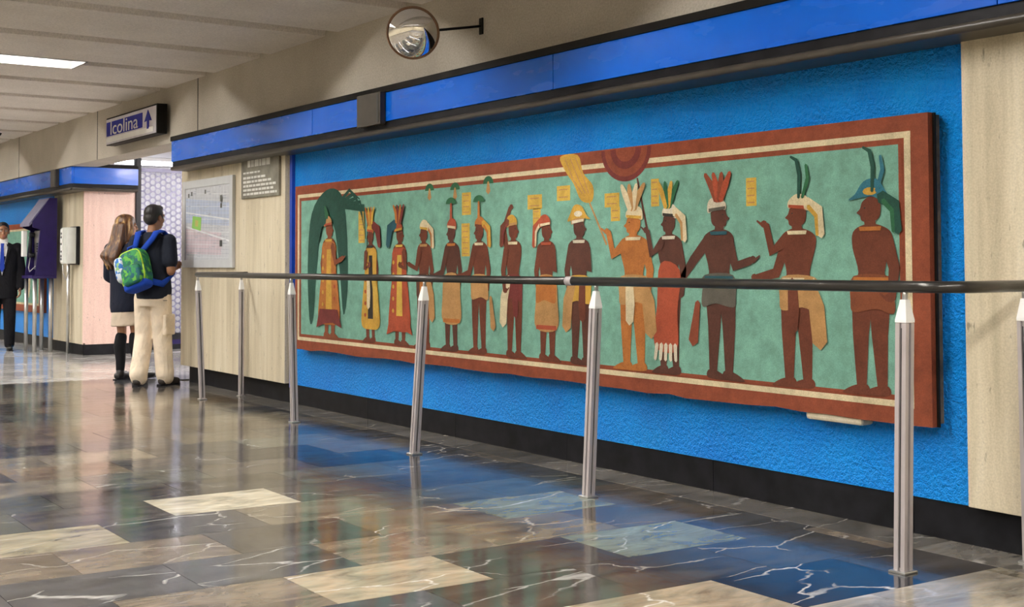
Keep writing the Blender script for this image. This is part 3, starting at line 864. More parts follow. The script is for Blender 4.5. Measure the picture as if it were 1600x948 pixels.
# ------------------------------------------------------------------ hanging direction sign
sx0, sx1, sy0, sy1, sz0, sz1 = -14.42, -12.72, 4.45, 4.56, 2.555, 2.87
sign = thing('direction_sign', 'boxed direction sign with blue lettering band and arrow over the passage', 'sign', ((sx0+sx1)/2, sy0, sz0))
b = BM(); box(b, sx0, sx1, sy0, sy1, sz0, sz1, bev=0.006); obj('case', b, M['dark_metal'], sign)
b = BM(); box(b, sx0+0.015, sx1-0.02, sy0-0.004, sy0+0.002, sz0+0.01, sz1-0.02); obj('sign_face', b, M['sign_face'], sign)
b = BM(); box(b, sx0+0.03, sx1-0.44, sy0-0.007, sy0-0.003, sz0+0.10, sz1-0.055); obj('blue_band', b, M['sign_blue'], sign)
b = BM(); box(b, sx0+0.02, sx1-0.10, sy0-0.008, sy0-0.003, sz0+0.03, sz0+0.085); obj('glare_band', b, M['white'], sign)  # white strip standing in for the glare on the sign's lower face
b = BM(); merge(b, text_bm('lcolina', 0.215), 0, Matrix.Translation(((sx0+0.03+sx1-0.44)/2, sy0-0.0085, sz0+0.175)) @ Matrix.Rotation(PI/2, 4, 'X') @ Matrix.Scale(1.75, 4, (1, 0, 0)))
tag(obj('lettering', b, M['pale'], sign), 'pale letters on the blue band')
ax = sx1-0.26
b = BM(); prism(b, [(ax-0.03, sz0+0.07), (ax+0.03, sz0+0.07), (ax+0.03, sz0+0.16), (ax+0.11, sz0+0.15), (ax, sz1-0.045), (ax-0.11, sz0+0.15), (ax-0.03, sz0+0.16)], lambda p: (p[0], sy0-0.0095, p[1]), lambda p: (p[0], sy0-0.004, p[1]))
tag(obj('arrow', b, M['sign_blue'], sign), 'dark blue arrow pointing up')
for x in (sx0+0.3, sx1-0.3):
    b = BM(); box(b, x-0.03, x+0.03, sy1-0.002, 4.6, sz0+0.08, sz1-0.08); obj('wall_bracket', b, M['dark_metal'], sign)

# ------------------------------------------------------------------ neighbourhood map and plaque
mp = thing('map_board', 'silver framed neighbourhood map on the stone panel', 'map', (-11.58, 4.575, 1.16))
x0, x1, z0, z1, y = -12.23, -10.94, 1.158, 2.02, 4.575
b = BM()
for a in ((x0, x1, z0, z0+0.075), (x0, x1, z1-0.075, z1), (x0, x0+0.075, z0+0.075, z1-0.075), (x1-0.075, x1, z0+0.075, z1-0.075)):
    box(b, a[0], a[1], y-0.03, y, a[2], a[3])
obj('frame', b, M['frame'], mp)
M['map'] = mat('map_paper', (0.56, 0.58, 0.62, 1), 0.35, var=0.08, vscale=20)
MAPC = [mat('map_print_'+n, c, 0.35, var=0.1) for n, c in (('blue', (0.44, 0.51, 0.66, 1)), ('pink', (0.62, 0.52, 0.57, 1)), ('green', (0.26, 0.55, 0.12, 1)), ('grey', (0.40, 0.43, 0.50, 1)), ('orange', (0.5, 0.42, 0.12, 1)), ('dark', (0.08, 0.09, 0.09, 1)), ('white', (0.75, 0.77, 0.8, 1)))]
b = BM(); box(b, x0+0.07, x1-0.07, y-0.02, y-0.012, z0+0.07, z1-0.07)
sheet = obj('map_sheet', b, M['map'], mp)
b = BM()
mr = random.Random(3)
mx0, mx1, mz0, mz1 = x0+0.085, x1-0.085, z0+0.09, z1-0.085
mk = [0]
def mq(pts, mi):
    mk[0] += 1
    yy = y-0.0203-0.00004*mk[0]
    f = b.faces.new([b.verts.new((min(max(p[0], mx0), mx1), yy, min(max(p[1], mz0), mz1))) for p in pts]); f.material_index = mi
def mline(xa_, za_, xb2, zb2, w, mi):
    mq([(xa_, za_-w), (xb2, zb2-w), (xb2, zb2+w), (xa_, za_+w)], mi)
mq([(mx0, mz0+0.36), (mx1, mz0+0.30), (mx1, mz0+0.52), (mx0, mz0+0.60)], 0)
mq([(mx0, mz0+0.05), (mx1-0.2, mz0+0.03), (mx1-0.2, mz0+0.24), (mx0, mz0+0.30)], 1)
for q in range(16): mline(mx0, mz0+0.02+0.042*q, mx1, mz0+0.0+0.040*q, 0.0022, 3 if q % 3 else 6)
for q in range(15):
    xx = mx0+0.03+0.075*q
    mq([(xx, mz0), (xx+0.004, mz0), (xx+0.05, mz1), (xx+0.046, mz1)], 6)
mline(mx0, mz0+0.32, mx1, mz0+0.16, 0.008, 6); mline(mx0, mz0+0.46, mx1, mz0+0.36, 0.007, 6)
for q in range(46):
    xx, zz = mr.uniform(mx0, mx1-0.1), mr.uniform(mz0, mz1)
    mline(xx, zz, xx+mr.uniform(0.03, 0.09), zz-0.003, 0.003, 3)
mq([(mx0+0.17, mz0+0.30), (mx0+0.40, mz0+0.27), (mx0+0.42, mz0+0.40), (mx0+0.19, mz0+0.42)], 2)
mq([(mx0+0.25, mz0+0.32), (mx0+0.33, mz0+0.31), (mx0+0.34, mz0+0.37), (mx0+0.26, mz0+0.38)], 4)
for xx, zz, s_ in ((mx0+0.08, mz1-0.06, 0.02), (mx0+0.16, mz1-0.045, 0.02), (mx0+0.52, mz1-0.04, 0.02), (mx1-0.2, mz1-0.12, 0.03), (mx1-0.2, mz1-0.19, 0.022), (mx1-0.2, mz0+0.14, 0.03)):
    mq([(xx-s_, zz-s_), (xx+s_, zz-s_), (xx+s_, zz+s_), (xx-s_, zz+s_)], 5)
    mline(xx+s_+0.015, zz, xx+s_+0.1, zz-0.003, 0.005, 3)
tag(obj('map_print', b, MAPC, sheet), 'printed streets with a small green park')
pq = thing('text_plaque', 'grey bronze plaque with pale lines of text beside the map', 'plaque', (-10.33, 4.575, 1.78))
px0, px1, pz0, pz1 = -10.755, -9.945, 1.785, 2.17
b = BM(); box(b, px0, px1, y-0.022, y, pz0, pz1, bev=0.003); obj('plate', b, M['plaque'], pq)
b = BM()
def words(xa_, xb2, z, h):
    xx = xa_
    while xx < xb2-0.02:
        w = mr.uniform(0.04, 0.1); box(b, xx, min(xx+w, xb2), y-0.0245, y-0.0215, z-h/2, z+h/2); xx += w+0.016
words(px0+0.15, px1-0.18, pz1-0.075, 0.06); words(px0+0.05, px0+0.42, pz1-0.155, 0.016)
for q, w in enumerate((0.5, 0.62, 0.7, 0.66, 0.72)): words(px0+0.05, px0+0.05+w, pz1-0.20-0.037*q, 0.02)
tag(obj('lettering', b, M['pale'], pq), 'pale raised text lines, too blurred to read')

# ------------------------------------------------------------------ lattice gate and passage lights
gy0, gy1, gz0, gz1 = 5.60, 8.6, 0.24, 2.44
gate = thing('lattice_gate', 'folding metal lattice gate with hexagonal holes lit from behind', 'gate', (PX-0.05, gy0, 0))
M['lattice'] = mat('grey_violet_lattice', (0.16, 0.155, 0.24, 1), 0.4, 0.2)
b = BM()
py_, pz_ = 0.072, 0.0825
ro, ri = 0.0478, 0.033
cy = 0
yy = gy0+0.04
while yy < gy1:
    zz = gz0 + (pz_/2 if cy % 2 else 0)
    while zz < gz1:
        c = Vector((PX-0.05, yy, zz))
        o_ = [c + Vector((0, ro*math.cos(a*PI/3), ro*math.sin(a*PI/3))) for a in range(6)]
        i_ = [c + Vector((0, ri*math.cos(a*PI/6), ri*math.sin(a*PI/6))) for a in range(12)]
        th = Vector((0.006, 0, 0))
        for k in range(12):
            a0, a1 = k/2.0, (k+1)/2.0
            pt = lambda a: (o_[int(a) % 6] if abs(a-int(a)) < 0.1 else (o_[int(a) % 6]+o_[(int(a)+1) % 6])/2)
            q = [pt(a0), pt(a1), i_[(k+1) % 12], i_[k]]
            f = b.faces.new([b.verts.new(p+th) for p in q])
            f = b.faces.new([b.verts.new(p) for p in (i_[k], i_[(k+1) % 12], i_[(k+1) % 12]+th, i_[k]+th)])
        zz += pz_
    yy += py_; cy += 1
o = obj('lattice', b, M['lattice'], gate); o['kind'] = 'stuff'
b = BM(); box(b, PX-0.08, PX+0.03, 5.53, 5.60, 0, 2.62, bev=0.004); tag(obj('gate_post', b, M['black_plastic'], gate), 'black upright post')
b = BM(); box(b, PX-0.075, PX-0.025, 5.60, gy1, 2.44, 2.49); obj('top_bar', b, M['lattice'], gate)
b = BM(); box(b, PX-0.08, PX-0.02, 5.60, gy1, 0.03, 0.10); obj('bottom_bar', b, M['black_plastic'], gate)
b = BM(); box(b, PX-0.08, PX-0.02, 5.60, gy1, 0.16, 0.25); obj('bottom_bar', b, M['black_plastic'], gate)
b = BM(); box(b, PX-0.075, PX-0.03, 5.60, gy1, 0.10, 0.16); obj('kick_plate', b, M['purple'], gate)
def batten(name, label, x0, x1, y0, y1, z, mt, along='y'):
    t = thing(name, label, 'light', ((x0+x1)/2, (y0+y1)/2, z))
    b = BM(); box(b, x0, x1, y0, y1, z-0.05, z, bev=0.004); obj('housing', b, M['white'], t)
    for q in (0.25, 0.75):
        b = BM(); xx = x0+(x1-x0)*q
        tube(b, [(xx, y0+0.03, z-0.075), (xx, y1-0.03, z-0.075)], 0.02, 8); obj('fluorescent_tube', b, mt, t)
batten('batten_light', 'batten light on the side passage ceiling, near its right wall', -13.5, -13.2, 6.2, 8.6, 2.719, M['tube_pass'])
batten('batten_light', 'batten light behind the lattice gate, nearer the opening', -17.9, -17.6, 5.6, 8.6, 2.719, M['tube_booth'])

# ------------------------------------------------------------------ telephones
# free standing kiosk
kx0, kx1, ky0, ky1 = -18.12, -17.56, 4.42, 4.76
ki = thing('payphone_kiosk', 'hooded violet payphone kiosk standing on steel legs', 'payphone', ((kx0+kx1)/2, (ky0+ky1)/2, 0))
side = [(ky0+0.06, 1.04), (ky1, 1.04), (ky1, 2.10), (ky1-0.10, 2.10), (ky0+0.02, 1.78), (ky0+0.02, 1.70), (ky0+0.12, 1.66)]
for xa_, nm in ((kx1-0.035, 'near'), (kx0, 'far')):
    b = BM(); prism(b, side, lambda p: (xa_, p[0], p[1]), lambda p: (xa_+0.035, p[0], p[1])); obj('side_panel', b, M['purple'], ki)
b = BM(); prism(b, [(ky1, 2.10), (ky1-0.1, 2.10), (ky0-0.02, 1.75), (ky0-0.02, 1.71), (ky1, 2.04)], lambda p: (kx0+0.035, p[0], p[1]), lambda p: (kx1-0.035, p[0], p[1])); tag(obj('hood', b, M['hood'], ki), 'sloping grey violet hood')
b = BM(); box(b, kx0+0.036, kx1-0.036, ky1-0.03, ky1, 1.04, 2.03); obj('back_panel', b, M['purple'], ki)
b = BM(); box(b, kx0, kx1, ky0+0.02, ky1, 1.0, 1.04, bev=0.004); obj('shelf', b, M['purple'], ki)
b = BM(); box(b, kx0+0.12, kx1-0.12, ky1-0.19, ky1-0.031, 1.12, 1.66, bev=0.012)
ph = obj('telephone_body', b, M['steel'], ki)
b = BM()
for r_ in range(4):
    for q in range(3): box(b, kx0+0.27+0.04*q, kx0+0.297+0.04*q, ky1-0.197, ky1-0.188, 1.36+0.035*r_, 1.382+0.035*r_)
obj('keypad', b, M['black_plastic'], ph)
b = BM(); tube(b, [(kx0+0.17, ky1-0.25, 1.32), (kx0+0.17, ky1-0.25, 1.6)], 0.022, 8); tube(b, [(kx0+0.17, ky1-0.27, 1.32), (kx0+0.17, ky1-0.2, 1.32)], 0.035, 8); tube(b, [(kx0+0.17, ky1-0.27, 1.6), (kx0+0.17, ky1-0.2, 1.6)], 0.035, 8)
obj('handset', b, M['black_plastic'], ph)
b = BM(); tube(b, [(kx0+0.17, ky1-0.25, 1.3), (kx0+0.16, ky1-0.27, 1.15), (kx0+0.22, ky1-0.27, 1.09), (kx0+0.3, ky1-0.2, 1.18)], 0.007, 6); obj('cord', b, M['steel'], ph)
b = BM(); box(b, kx0+0.02, kx0+0.12, ky0+0.0, ky0+0.06, 1.30, 1.66, bev=0.01); tag(obj('card_panel', b, M['white'], ki), 'white instruction panel at the front edge')
for xa_, yy in ((kx0+0.05, ky0+0.07), (kx1-0.06, ky0+0.07), (kx1-0.06, ky1-0.06), (kx0+0.05, ky1-0.06)):
    b = BM(); tube(b, [(xa_, yy, 0.0), (xa_, yy, 1.0)], 0.028, 10); obj('leg', b, M['steel'], ki)
# wall telephone
wx0, wx1, wy = -17.12, -16.80, LY
wt = thing('wall_payphone', 'pale grey payphone box mounted on the stone panel', 'payphone', ((wx0+wx1)/2, wy, 1.2))
b = BM(); box(b, wx0+0.03, wx1, wy-0.17, wy, 1.20, 1.68, bev=0.015); obj('case', b, M['grey_plastic'], wt)
b = BM(); box(b, wx0+0.02, wx1+0.012, wy-0.05, wy, 1.185, 1.695, bev=0.01); tag(obj('side_frame', b, M['black_plastic'], wt), 'dark frame along the wall')
b = BM(); box(b, wx0+0.04, wx0+0.14, wy-0.178, wy-0.168, 1.22, 1.66); fp = obj('front_strip', b, M['white'], wt)
for z in (1.60, 1.55, 1.46, 1.36, 1.30, 1.26):
    b = BM(); box(b, wx0+0.07, wx0+0.115, wy-0.182, wy-0.177, z-0.012, z+0.014); obj('button', b, M['black_plastic'], fp)
b = BM(); tube(b, [(wx0-0.01, wy-0.13, 1.34), (wx0-0.01, wy-0.13, 1.52)], 0.024, 8); tube(b, [(wx0-0.01, wy-0.15, 1.33), (wx0-0.01, wy-0.08, 1.33)], 0.036, 8); tube(b, [(wx0-0.01, wy-0.15, 1.52), (wx0-0.01, wy-0.08, 1.52)], 0.036, 8)
obj('handset', b, M['black_plastic'], wt)
b = BM(); box(b, wx0-0.05, wx0+0.035, wy-0.08, wy, 1.30, 1.56); obj('cradle', b, M['steel'], wt)
b = BM(); tube(b, [(wx0-0.01, wy-0.13, 1.32), (wx0-0.03, wy-0.12, 1.08), (wx0+0.06, wy-0.1, 0.98), (wx0+0.12, wy-0.08, 1.2)], 0.007, 6); obj('cord', b, M['steel'], wt)
for xa_ in (wx0-0.02,):
    b = BM(); tube(b, [(xa_, wy-0.05, 0), (xa_, wy-0.05, 1.3)], 0.022, 8); obj('support_tube', b, M['steel'], wt)

# ------------------------------------------------------------------ people
def p_cap(bm, p, q, r1, r2, n=14):
    p, q = Vector(p), Vector(q)
    d = q-p
    if d.length < 1e-5: d = Vector((0, 0, 1e-4))
    dn = d.normalized(); u, w = frame(dn)
    rs = []
    for i in range(5):
        a = -PI/2 + i*PI/8 if i else -PI/2+0.02
        rs.append((p + dn*r1*math.sin(a), r1*math.cos(a)))
    for i in range(5):
        a = i*PI/8 if i < 4 else PI/2-0.02
        rs.append((q + dn*r2*math.sin(a), r2*math.cos(a)))
    rings(bm, [[c + r*(math.cos(2*PI*k/n)*u + math.sin(2*PI*k/n)*w) for k in range(n)] for c, r in rs])
def p_chain(bm, pts, rs):
    for i in range(len(pts)-1): p_cap(bm, pts[i], pts[i+1], rs[i], rs[i+1])
def p_ell(bm, c, r, rot=None, n=16):
    t = BM(); bmesh.ops.create_uvsphere(t, u_segments=n, v_segments=n//2+2, radius=1.0)
    m = Matrix.Translation(Vector(c)) @ (rot.to_4x4() if rot is not None else Matrix.Identity(4)) @ Matrix.Diagonal((*r, 1))
    merge(bm, t, 0, m, True)
def p_loft(bm, rs, n=22, sq=2.3):
    """horizontal super-elliptic rings (x, y, z, rx, ry)"""
    out = []
    for x, y, z, rx, ry in rs:
        ring = []
        for k in range(n):
            a = 2*PI*k/n; c, s = math.cos(a), math.sin(a)
            e = 2.0/sq
            ring.append(Vector((x + rx*math.copysign(abs(c)**e, c), y + ry*math.copysign(abs(s)**e, s), z)))
        out.append(ring)
    rings(bm, out)
def fuse(bm, voxel, smooth=3):
    me = bpy.data.meshes.new('fuse'); bmesh.ops.recalc_face_normals(bm, faces=list(bm.faces)); bm.to_mesh(me); bm.free()
    o = bpy.data.objects.new('fuse', me); COL.objects.link(o)
    m = o.modifiers.new('remesh', 'REMESH'); m.mode = 'VOXEL'; m.voxel_size = voxel
    if smooth:
        s = o.modifiers.new('smooth', 'SMOOTH'); s.factor = 0.5; s.iterations = smooth
    bpy.context.view_layer.update()
    res = bpy.data.meshes.new_from_object(o.evaluated_get(bpy.context.evaluated_depsgraph_get()))
    bpy.data.objects.remove(o); bpy.data.meshes.remove(me)
    for p in res.polygons: p.use_smooth = True
    return res
def worn(name, parent, bm, m, voxel=0.012, smooth=3, label=None):
    me = fuse(bm, voxel, smooth) if voxel else None
    if me is None:
        o = obj(name, bm, m, parent, local=True, smooth=True)
    else:
        me.materials.append(m); o = obj(name, None, None, parent, mesh=me)
    if label: o['label'] = label
    return o
V3 = Vector
def p_hand(bm, wr, d, side, curl=0.6):
    """wr wrist, d pointing direction, side: unit vector towards the thumb"""
    d = V3(d).normalized(); s = V3(side); s = (s - d*s.dot(d)).normalized(); nrm = d.cross(s)
    for q in (-0.026, -0.009, 0.009, 0.026):
        p_cap(bm, wr + s*q*0.6, wr + d*0.085 + s*q, 0.016, 0.0125, 8)
    ln = (0.062, 0.078, 0.084, 0.074)
    for i, q in enumerate((-0.030, -0.010, 0.010, 0.030)):
        a = wr + d*0.085 + s*q
        L_ = ln[i]
        d1 = (d*math.cos(curl*0.5) + nrm*math.sin(curl*0.5)); d2 = (d*math.cos(curl*1.4) + nrm*math.sin(curl*1.4))
        p_cap(bm, a, a + d1*L_*0.5, 0.0098, 0.009, 8); p_cap(bm, a + d1*L_*0.5, a + d1*L_*0.5 + d2*L_*0.5, 0.009, 0.0078, 8)
    a = wr + d*0.02 + s*0.026
    b_ = a + (d*0.6 + s*0.7 + nrm*0.2).normalized()*0.045
    p_cap(bm, a, b_, 0.0125, 0.0105, 8); p_cap(bm, b_, b_ + (d*0.85 + s*0.25 + nrm*0.3).normalized()*0.032, 0.0105, 0.0085, 8)
def p_head(bm, c, yaw, k=1.0, tilt=0.0):
    """head with jaw, nose, brow, lips, ears; c is the head centre; yaw turns it about z (0 looks along +y)"""
    Rm = Matrix.Rotation(yaw, 3, 'Z') @ Matrix.Rotation(tilt, 3, 'X')
    T = lambda x, y, z: c + Rm @ V3((x*k, y*k, z*k))
    p_ell(bm, T(0, -0.008, 0.028), (0.077*k, 0.098*k, 0.092*k), Rm)
    p_ell(bm, T(0, 0.018, -0.035), (0.062*k, 0.074*k, 0.082*k), Rm)
    p_ell(bm, T(0, 0.055, -0.092), (0.030*k, 0.028*k, 0.024*k), Rm)
    for s in (-1, 1):
        p_ell(bm, T(0.036*s, 0.062, -0.028), (0.024*k, 0.022*k, 0.026*k), Rm)
        p_ell(bm, T(0.028*s, 0.084, 0.022), (0.026*k, 0.012*k, 0.010*k), Rm)
        p_ell(bm, T(0.078*s, -0.004, -0.01), (0.010*k, 0.022*k, 0.034*k), Rm)
        p_ell(bm, T(0.010*s, 0.098, -0.036), (0.010*k, 0.010*k, 0.008*k), Rm)
    p_cap(bm, T(0, 0.088, 0.018), T(0, 0.108, -0.030), 0.0085*k, 0.0125*k, 8)
    p_cap(bm, T(-0.018, 0.083, -0.066), T(0.018, 0.083, -0.066), 0.008*k, 0.008*k, 8)
    p_cap(bm, T(-0.015, 0.081, -0.079), T(0.015, 0.081, -0.079), 0.009*k, 0.009*k, 8)
    return T, Rm
M['eye_white'] = mat('eye_white', (0.7, 0.68, 0.65, 1), 0.2)
M['iris'] = mat('dark_iris', (0.02, 0.012, 0.008, 1), 0.15)
M['lip'] = mat('lip', (0.33, 0.12, 0.10, 1), 0.5)
def face_bits(root, T, Rm, k, hairm):
    b = BM()
    for s in (-1, 1): p_ell(b, T(0.031*s, 0.079, 0.004), (0.013*k, 0.010*k, 0.009*k), Rm, 10)
    o = obj('eyes', b, M['eye_white'], root, local=True, smooth=True); o['kind'] = 'stuff'
    b = BM()
    for s in (-1, 1): p_ell(b, T(0.031*s, 0.0865, 0.004), (0.0055*k, 0.004*k, 0.0055*k), Rm, 8)
    i = obj('irises', b, M['iris'], o, local=True, smooth=True); i['kind'] = 'stuff'
    b = BM(); p_ell(b, T(0, 0.089, -0.068), (0.022*k, 0.006*k, 0.006*k), Rm, 10); p_ell(b, T(0, 0.0885, -0.078), (0.018*k, 0.006*k, 0.007*k), Rm, 10)
    obj('lips', b, M['lip'], root, local=True, smooth=True)
    b = BM()
    for s in (-1, 1): p_cap(b, T(0.014*s, 0.096, 0.028), T(0.046*s, 0.086, 0.030), 0.0045*k, 0.003*k, 8)
    o = obj('eyebrows', b, hairm, root, local=True, smooth=True); o['kind'] = 'stuff'
def skinmat(name, col):
    n = NT(name).set(0.5, 0, 0.4)
    v = n.coords()
    n.l(n.ramp(n.noise(v, 16, 4), [(0.3, tuple(x*0.88 for x in col)+(1,)), (0.7, tuple(x*1.1 for x in col)+(1,))]), n.b.inputs['Base Color'])
    n.b.inputs['Subsurface Weight'].default_value = 0.08
    n.b.inputs['Subsurface Radius'].default_value = (0.02, 0.008, 0.004)
    return n.m
def cloth(name, col, fold=0.5, scale=7.0, rough=0.85, var=0.12):
    n = NT(name).set(rough, 0, 0.2)
    v = n.coords()
    n.l(n.ramp(n.noise(v, 10, 4), [(0.3, tuple(x*(1-var) for x in col)+(1,)), (0.7, tuple(x*(1+var) for x in col)+(1,))]), n.b.inputs['Base Color'])
    n.bump(n.noise(n.coords((1, 1, 0.6)), scale, 3, 0.5, 1.2), fold, 0.06)
    return n.m
def hairmat(name, stops, spec=0.5):
    n = NT(name).set(0.42, 0, spec)
    v = n.coords((1, 1, 0.08))
    f = n.noise(v, 26, 4, 0.6, 0.5)
    n.l(n.ramp(f, stops), n.b.inputs['Base Color'])
    n.bump(n.noise(n.coords((1, 1, 0.06)), 90, 2), 0.5, 0.01)
    return n.m
def body(root, J, skin, k=1.0, slim=1.0, yaw=0.0, curl=0.5, hands=None):
    b = BM()
    T, Rm = p_head(b, J['head'], yaw, k)
    p_chain(b, [J['neck'] + V3((0, -0.005, -0.02)), J['head'] + V3((0, -0.012, -0.05))], [0.062*slim, 0.055*slim])
    w = 0.17*slim
    p_loft(b, [(0, 0, 0.84, 0.13, 0.095), (0, 0, 0.92, 0.155*slim, 0.11), (0, 0, 1.02, 0.14*slim, 0.10), (0, 0.0, 1.12, 0.135*slim, 0.10), (0, 0, 1.26, w*0.93, 0.115), (0, -0.005, 1.36, w, 0.11), (0, -0.01, 1.44, w*0.8, 0.085), (0, -0.01, 1.485, 0.075, 0.065)])
    for s in 'LR':
        p_chain(b, [J['sh'+s], J['el'+s], J['wr'+s]], [0.052*slim, 0.041*slim, 0.028*slim])
        p_ell(b, J['sh'+s], (0.06*slim, 0.06*slim, 0.06*slim))
        d = (J['wr'+s] - J['el'+s]).normalized()
        side = (hands or {}).get(s, V3((0, 1, 0)))
        p_hand(b, J['wr'+s] + d*0.01, d, side, curl)
        p_chain(b, [J['hip'+s], J['kn'+s], J['an'+s]], [0.085*slim, 0.055*slim, 0.038*slim])
        mid = J['kn'+s].lerp(J['an'+s], 0.3)
        p_ell(b, mid + V3((0, -0.02, 0)), (0.048*slim, 0.055*slim, 0.11))
        f = J['to'+s] - J['an'+s]; f.z = 0
        p_chain(b, [J['an'+s] + V3((0, 0, -0.03)), V3((J['to'+s].x, J['to'+s].y, 0.035))], [0.036, 0.03])
    me = fuse(b, 0.0068, 2); me.materials.append(skin)
    obj('body', None, None, root, mesh=me)
    return T, Rm
def shoes(root, J, m, heel=0.0):
    for s in 'LR':
        a, t = J['an'+s], J['to'+s]
        f = V3((t.x-a.x, t.y-a.y, 0)).normalized()
        g = V3((a.x, a.y, 0))
        b = BM()
        p_cap(b, g - f*0.03 + V3((0, 0, 0.045)), g + f*0.06 + V3((0, 0, 0.05)), 0.043, 0.043)
        p_cap(b, g + f*0.05 + V3((0, 0, 0.042)), g + f*0.16 + V3((0, 0, 0.034)), 0.042, 0.036)
        p_cap(b, g + V3((0, 0, 0.05)), g + V3((0, 0, 0.09)), 0.047, 0.045)
        me = fuse(b, 0.008, 2)
        for v in me.vertices: v.co.z = max(v.co.z, 0.004)
        me.materials.append(m); o = obj('shoe', None, None, root, mesh=me)
        b = BM()
        wv = V3((-f.y, f.x, 0))
        ring = [g - f*0.075 - wv*0.03, g - f*0.075 + wv*0.03, g + f*0.05 + wv*0.043, g + f*0.15 + wv*0.040, g + f*0.195 + wv*0.015, g + f*0.195 - wv*0.015, g + f*0.15 - wv*0.040, g + f*0.05 - wv*0.043]
        rings(b, [[p + V3((0, 0, z)) for p in ring] for z in (0.0, 0.016)], True, 0, False)
        obj('sole', b, M['black_plastic'], o, local=True)
def joints(**kw):
    J = dict(head=V3((0, 0.025, 1.655)), neck=V3((0, -0.005, 1.49)), shL=V3((-0.185, -0.01, 1.42)), shR=V3((0.185, -0.01, 1.42)), elL=V3((-0.235, -0.03, 1.13)), elR=V3((0.235, -0.03, 1.13)),
             wrL=V3((-0.235, 0.05, 0.88)), wrR=V3((0.235, 0.05, 0.88)), hipL=V3((-0.09, 0, 0.90)), hipR=V3((0.09, 0, 0.90)), knL=V3((-0.10, 0.015, 0.49)), knR=V3((0.10, 0.015, 0.49)),
             anL=V3((-0.11, -0.03, 0.085)), anR=V3((0.11, -0.03, 0.085)), toL=V3((-0.13, 0.13, 0.03)), toR=V3((0.13, 0.13, 0.03)))
    for k, v in kw.items(): J[k] = V3(v)
    return J

# --- young man with the backpack
MANP, MANR = (-12.13, 4.215, 0), R(38)
man = thing('person', 'person in navy t-shirt and khaki cargo trousers, standing with back turned by the map', 'person', MANP, MANR)
J = joints(elR=(0.225, -0.04, 1.12), wrR=(0.17, 0.10, 1.15), elL=(-0.225, 0.0, 1.13), wrL=(-0.15, 0.11, 1.06), anL=(-0.10, -0.09, 0.085), anR=(0.12, 0.03, 0.085), toL=(-0.13, 0.07, 0.03), toR=(0.16, 0.19, 0.03))
T, Rm = body(man, J, skinmat('tan_skin', (0.32, 0.155, 0.085)), 1.0, 0.98, R(-14), 0.8, {'R': V3((-0.3, 0, 1)), 'L': V3((0.3, 0, 1))})
HB = hairmat('short_black_hair', [(0.3, (0.006, 0.005, 0.005, 1)), (0.7, (0.02, 0.016, 0.014, 1))])
face_bits(man, T, Rm, 1.0, HB)
b = BM(); p_ell(b, T(0, -0.022, 0.045), (0.086, 0.100, 0.088), Rm); p_ell(b, T(0, -0.055, -0.005), (0.080, 0.066, 0.075), Rm); p_ell(b, T(0, 0.035, 0.092), (0.062, 0.05, 0.034), Rm)
for s in (-1, 1): p_ell(b, T(0.074*s, 0.018, 0.012), (0.012, 0.02, 0.03), Rm)
worn('hair', man, b, HB, 0.008, 2, 'short cropped black hair')
navy = cloth('navy_cotton', (0.014, 0.018, 0.030), 0.35)
b = BM()
p_loft(b, [(0.01, 0, 0.85, 0.175, 0.135), (0.01, 0, 0.95, 0.18, 0.135), (0, 0, 1.1, 0.172, 0.128), (0, 0, 1.28, 0.185, 0.130), (0, -0.005, 1.38, 0.195, 0.12), (0, -0.01, 1.45, 0.15, 0.092), (0, -0.01, 1.495, 0.085, 0.075), (0, -0.008, 1.51, 0.07, 0.066)])
for s in 'LR':
    e = J['sh'+s].lerp(J['el'+s], 0.66); p_chain(b, [J['sh'+s], e], [0.072, 0.075])
worn('t_shirt', man, b, navy, 0.011, 3, 'loose navy short sleeved t-shirt')
khaki = cloth('khaki_cotton', (0.80, 0.68, 0.53), 0.7, 6.0)
b = BM()
p_loft(b, [(0, 0, 0.78, 0.172, 0.125), (0, 0, 0.88, 0.17, 0.124), (0, 0, 0.97, 0.16, 0.12)])
for s in 'LR':
    a, kn, h = J['an'+s], J['kn'+s], J['hip'+s]
    p_chain(b, [h + V3((0, 0, -0.04)), h.lerp(kn, 0.5), kn, kn.lerp(a, 0.55), V3((a.x, a.y+0.005, 0.12)), V3((a.x, a.y+0.015, 0.085))], [0.106, 0.101, 0.094, 0.088, 0.090, 0.084])
trous = worn('cargo_trousers', man, b, khaki, 0.011, 2, 'baggy khaki cargo trousers')
b = BM(); box(b, 0.168, 0.207, -0.09, 0.08, 0.50, 0.70, bev=0.012); pk = obj('cargo_pocket', b, khaki, trous, local=True)
b = BM(); box(b, 0.165, 0.186, -0.08, -0.02, 0.835, 0.84)
obj('seam', b, M['groove'], trous, local=True)['kind'] = 'stuff'
shoes(man, J, mat('dark_brown_suede', (0.03, 0.022, 0.018, 1), 0.7))

